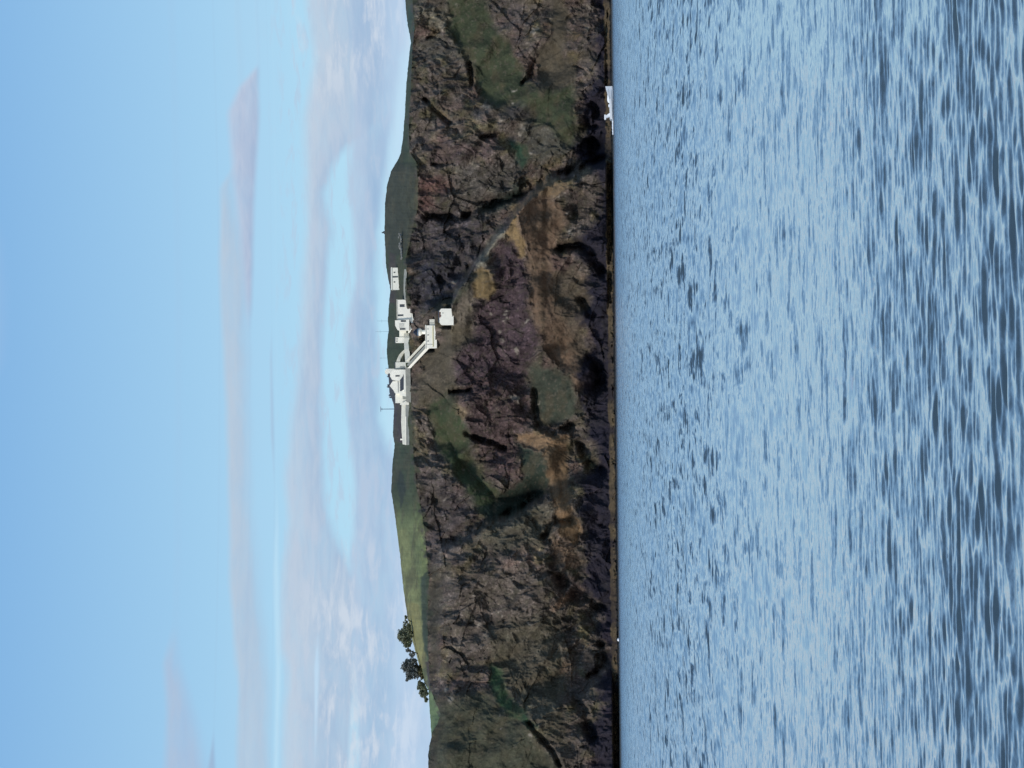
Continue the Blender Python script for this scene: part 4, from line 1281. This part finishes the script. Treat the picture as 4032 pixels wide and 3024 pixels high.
tree('small_tree', [(1600, 2434, 8, 13), (1596, 2452, 9, 11)], (1612, 2448), M_LEAF[0], 'small sprig-like tree furthest right in the tree row', 'tree', 500, 1)
tree('tree', [(1592, 2500, 27, 26), (1578, 2503, 17, 18), (1602, 2532, 17, 18), (1603, 2474, 15, 20), (1608, 2500, 16, 26), (1610, 2480, 12, 16), (1612, 2528, 12, 14)], (1624, 2505), M_LEAF[0], 'tallest olive-green tree, first big crown from the right', 'tree', 9000, 2, 0.5)
tree('small_tree', [(1606, 2560, 13, 11), (1622, 2578, 14, 13)], (1640, 2574), M_LEAF[1], 'thin see-through tree between the two big crowns', 'tree', 1300, 3, 0.34)
tree('tree', [(1604, 2622, 22, 26), (1620, 2608, 18, 16), (1614, 2650, 19, 24), (1606, 2668, 10, 14), (1630, 2636, 14, 18), (1632, 2606, 12, 12), (1640, 2625, 12, 16), (1640, 2655, 14, 16)], (1652, 2636), M_LEAF[1], 'grey-green tree with broad crown, second big crown from the right', 'tree', 9000, 4, 0.5)
tree('shrub', [(1656, 2640, 11, 22), (1662, 2664, 9, 12)], (1670, 2648), M_LEAF[2], 'brownish shrub on the ground under the broad grey-green crown', 'shrub', 2200, 5, group=None)
tree('bush', [(1662, 2705, 18, 16), (1668, 2728, 17, 20), (1678, 2752, 8, 10), (1652, 2690, 8, 10)], (1686, 2718), M_LEAF[0], 'rounded dark bush at the left end of the tree row', 'bush', 5600, 6, 0.42, group=None)

# ------------------------------------------------------------------ boat and buoy
BD = 725.0
def water_pt(y, D):
    p_ = at(2410, y, D); return p_.x, p_.y
bx0, by = water_pt(470, BD)     # stern (left)
bx1, _ = water_pt(345, BD)      # bow (right)
L = bx1 - bx0
r = empty('motor_boat', (bx0 + L / 2, by, 0))
tag(r, 'white motor boat with high bow and a stern arch, close under the cliff', 'boat')
secs = []
for i in range(15):
    t_ = i / 14
    half = 1.65 * (1 - max(0, (t_ - 0.45) / 0.55) ** 2.2) * (0.9 + 0.1 * min(1, t_ * 4)) + 0.03
    deck = 1.15 + 0.25 * t_ + 1.15 * max(0, (t_ - 0.5) / 0.5) ** 1.4
    keel = -0.4 + 0.9 * max(0, (t_ - 0.75) / 0.25) ** 2
    x_ = bx0 + L * t_ + (0.5 if t_ > 0.99 else 0)
    secs.append([(x_, by - half, deck), (x_, by - half * 0.92, 0.35 + 0.35 * t_), (x_, by - half * 0.55, keel * 0.4), (x_, by, keel), (x_, by + half * 0.55, keel * 0.4), (x_, by + half * 0.92, 0.35 + 0.35 * t_), (x_, by + half, deck), (x_, by, deck + 0.06)])
mb = MB(); v = [p_ for s_ in secs for p_ in s_]; f = []
for i in range(14):
    for j in range(8):
        f.append((i * 8 + j, i * 8 + (j + 1) % 8, (i + 1) * 8 + (j + 1) % 8, (i + 1) * 8 + j))
f.append(tuple(range(7, -1, -1))); f.append(tuple(14 * 8 + j for j in range(8)))
mb.add(v, f)
hull = mb.build('hull', M['hull'], r)
MB().prism([(bx0 + L * .62, 1.05), (bx0 + L * .96, 1.55), (bx0 + L * .96, 1.62), (bx0 + L * .62, 1.2)], by - 1.62, by - 1.60).build('side_stripe', M['bluegrey'], hull)
MB().prism([(bx0 + L * .50, 1.1), (bx0 + L * .80, 1.4), (bx0 + L * .76, 1.95), (bx0 + L * .60, 2.05), (bx0 + L * .52, 1.7)], by - 1.0, by + 1.0).build('cabin', M['hull'], r, bevel=0.08)
MB().prism([(bx0 + L * .50, 1.45), (bx0 + L * .545, 1.9), (bx0 + L * .53, 1.95), (bx0 + L * .485, 1.5)], by - 0.9, by + 0.9).build('windscreen', M['glass'], r)
MB().prism([(bx0 + L * .38, 1.0), (bx0 + L * .48, 1.0), (bx0 + L * .46, 1.65), (bx0 + L * .39, 1.6)], by - 0.6, by + 0.6).build('console', M['hull'], r)
for sgn in (-1, 1):
    MB().prism([(bx0 + L * .10, 1.0), (bx0 + L * .20, 1.0), (bx0 + L * .13, 2.3), (bx0 + L * .10, 2.9), (bx0 + L * .04, 2.9), (bx0 + L * .05, 2.2)], by + sgn * 1.1 - 0.12, by + sgn * 1.1 + 0.12).build('arch_leg', M['hull'], r)
MB().box(bx0 - L * .0, bx0 + L * .14, by - 1.3, by + 1.3, 2.5, 3.15).build('arch_canopy', M['hull'], r, bevel=0.08)
MB().box(bx0 - 0.5, bx0 - 0.02, by - 0.5, by + 0.5, 0.0, 1.1).build('outboard_engine', M['bluegrey'], r, bevel=0.08)
# person at the console
def person_seated(x_, y_, z_, root_label):
    me = bpy.data.meshes.new('person')
    J = [((0, 0, 0.0), .16), ((0, 0, .28), .14), ((0, 0, .48), .17), ((0, 0, .58), .06), ((0, 0, .70), .105), ((0, 0, .80), .08), ((.02, -.2, .46), .06), ((.12, -.26, .26), .045), ((.32, -.2, .22), .035), ((.02, .2, .46), .06), ((.12, .26, .26), .045), ((.32, .2, .22), .035), ((.0, -.1, -.08), .1), ((.04, -.12, -.45), .07), ((0, -.12, -.85), .05), ((.0, .1, -.08), .1), ((.04, .12, -.45), .07), ((0, .12, -.85), .05)]
    Ed = [(0, 1), (1, 2), (2, 3), (3, 4), (4, 5), (2, 6), (6, 7), (7, 8), (2, 9), (9, 10), (10, 11), (0, 12), (12, 13), (13, 14), (0, 15), (15, 16), (16, 17)]
    me.from_pydata([j[0] for j in J], Ed, [])
    me.materials.append(M['skin'])
    o = bpy.data.objects.new('person', me); col.objects.link(o)
    o.location = (x_, y_, z_)
    md = o.modifiers.new('skin', 'SKIN')
    for i, j in enumerate(J):
        me.skin_vertices[0].data[i].radius = (j[1], j[1])
    me.skin_vertices[0].data[0].use_root = True
    o.modifiers.new('sub', 'SUBSURF').levels = 1
    return o

# wake
mb = MB()
wx0, _ = water_pt(532, BD)
n = 60
v = []
for i in range(n + 1):
    t_ = i / n
    x_ = wx0 + (bx0 + 0.5 - wx0) * t_
    hw = 0.5 + 0.9 * (1 - t_)
    hh = 0.30 + 0.22 * vnoise(np.array([i * 0.7]), np.array([1.0]), 9)[0] + 0.15 * t_
    v += [(x_, by - hw, 0.02), (x_, by - hw * .4, hh), (x_, by + hw * .4, hh * .9), (x_, by + hw, 0.02)]
f = []
for i in range(n):
    for j in range(3): f.append((i * 4 + j, i * 4 + j + 1, i * 4 + j + 5, i * 4 + j + 4))
mb.add(v, f)
tag(mb.build('wake', M['foam'], smooth=True), 'white foaming wake trailing behind the motor boat', 'wake', kind='stuff')

px_, py_ = water_pt(2519, 740)
r = empty('buoy', (px_, py_, 0))
tag(r, 'tiny white buoy floating at the foot of the left cliff', 'buoy')
MB().lathe(px_, py_, [(0.25, -0.4), (0.55, -0.1), (0.62, 0.25), (0.45, 0.5), (0.15, 0.6)], 14).build('float', M['hull'], r, smooth=True)
MB().tube((px_, py_, 0.6), (px_, py_, 1.0), 0.06, n=6).build('mooring_ring', M['metal'], r)

scene.render.engine = 'CYCLES'
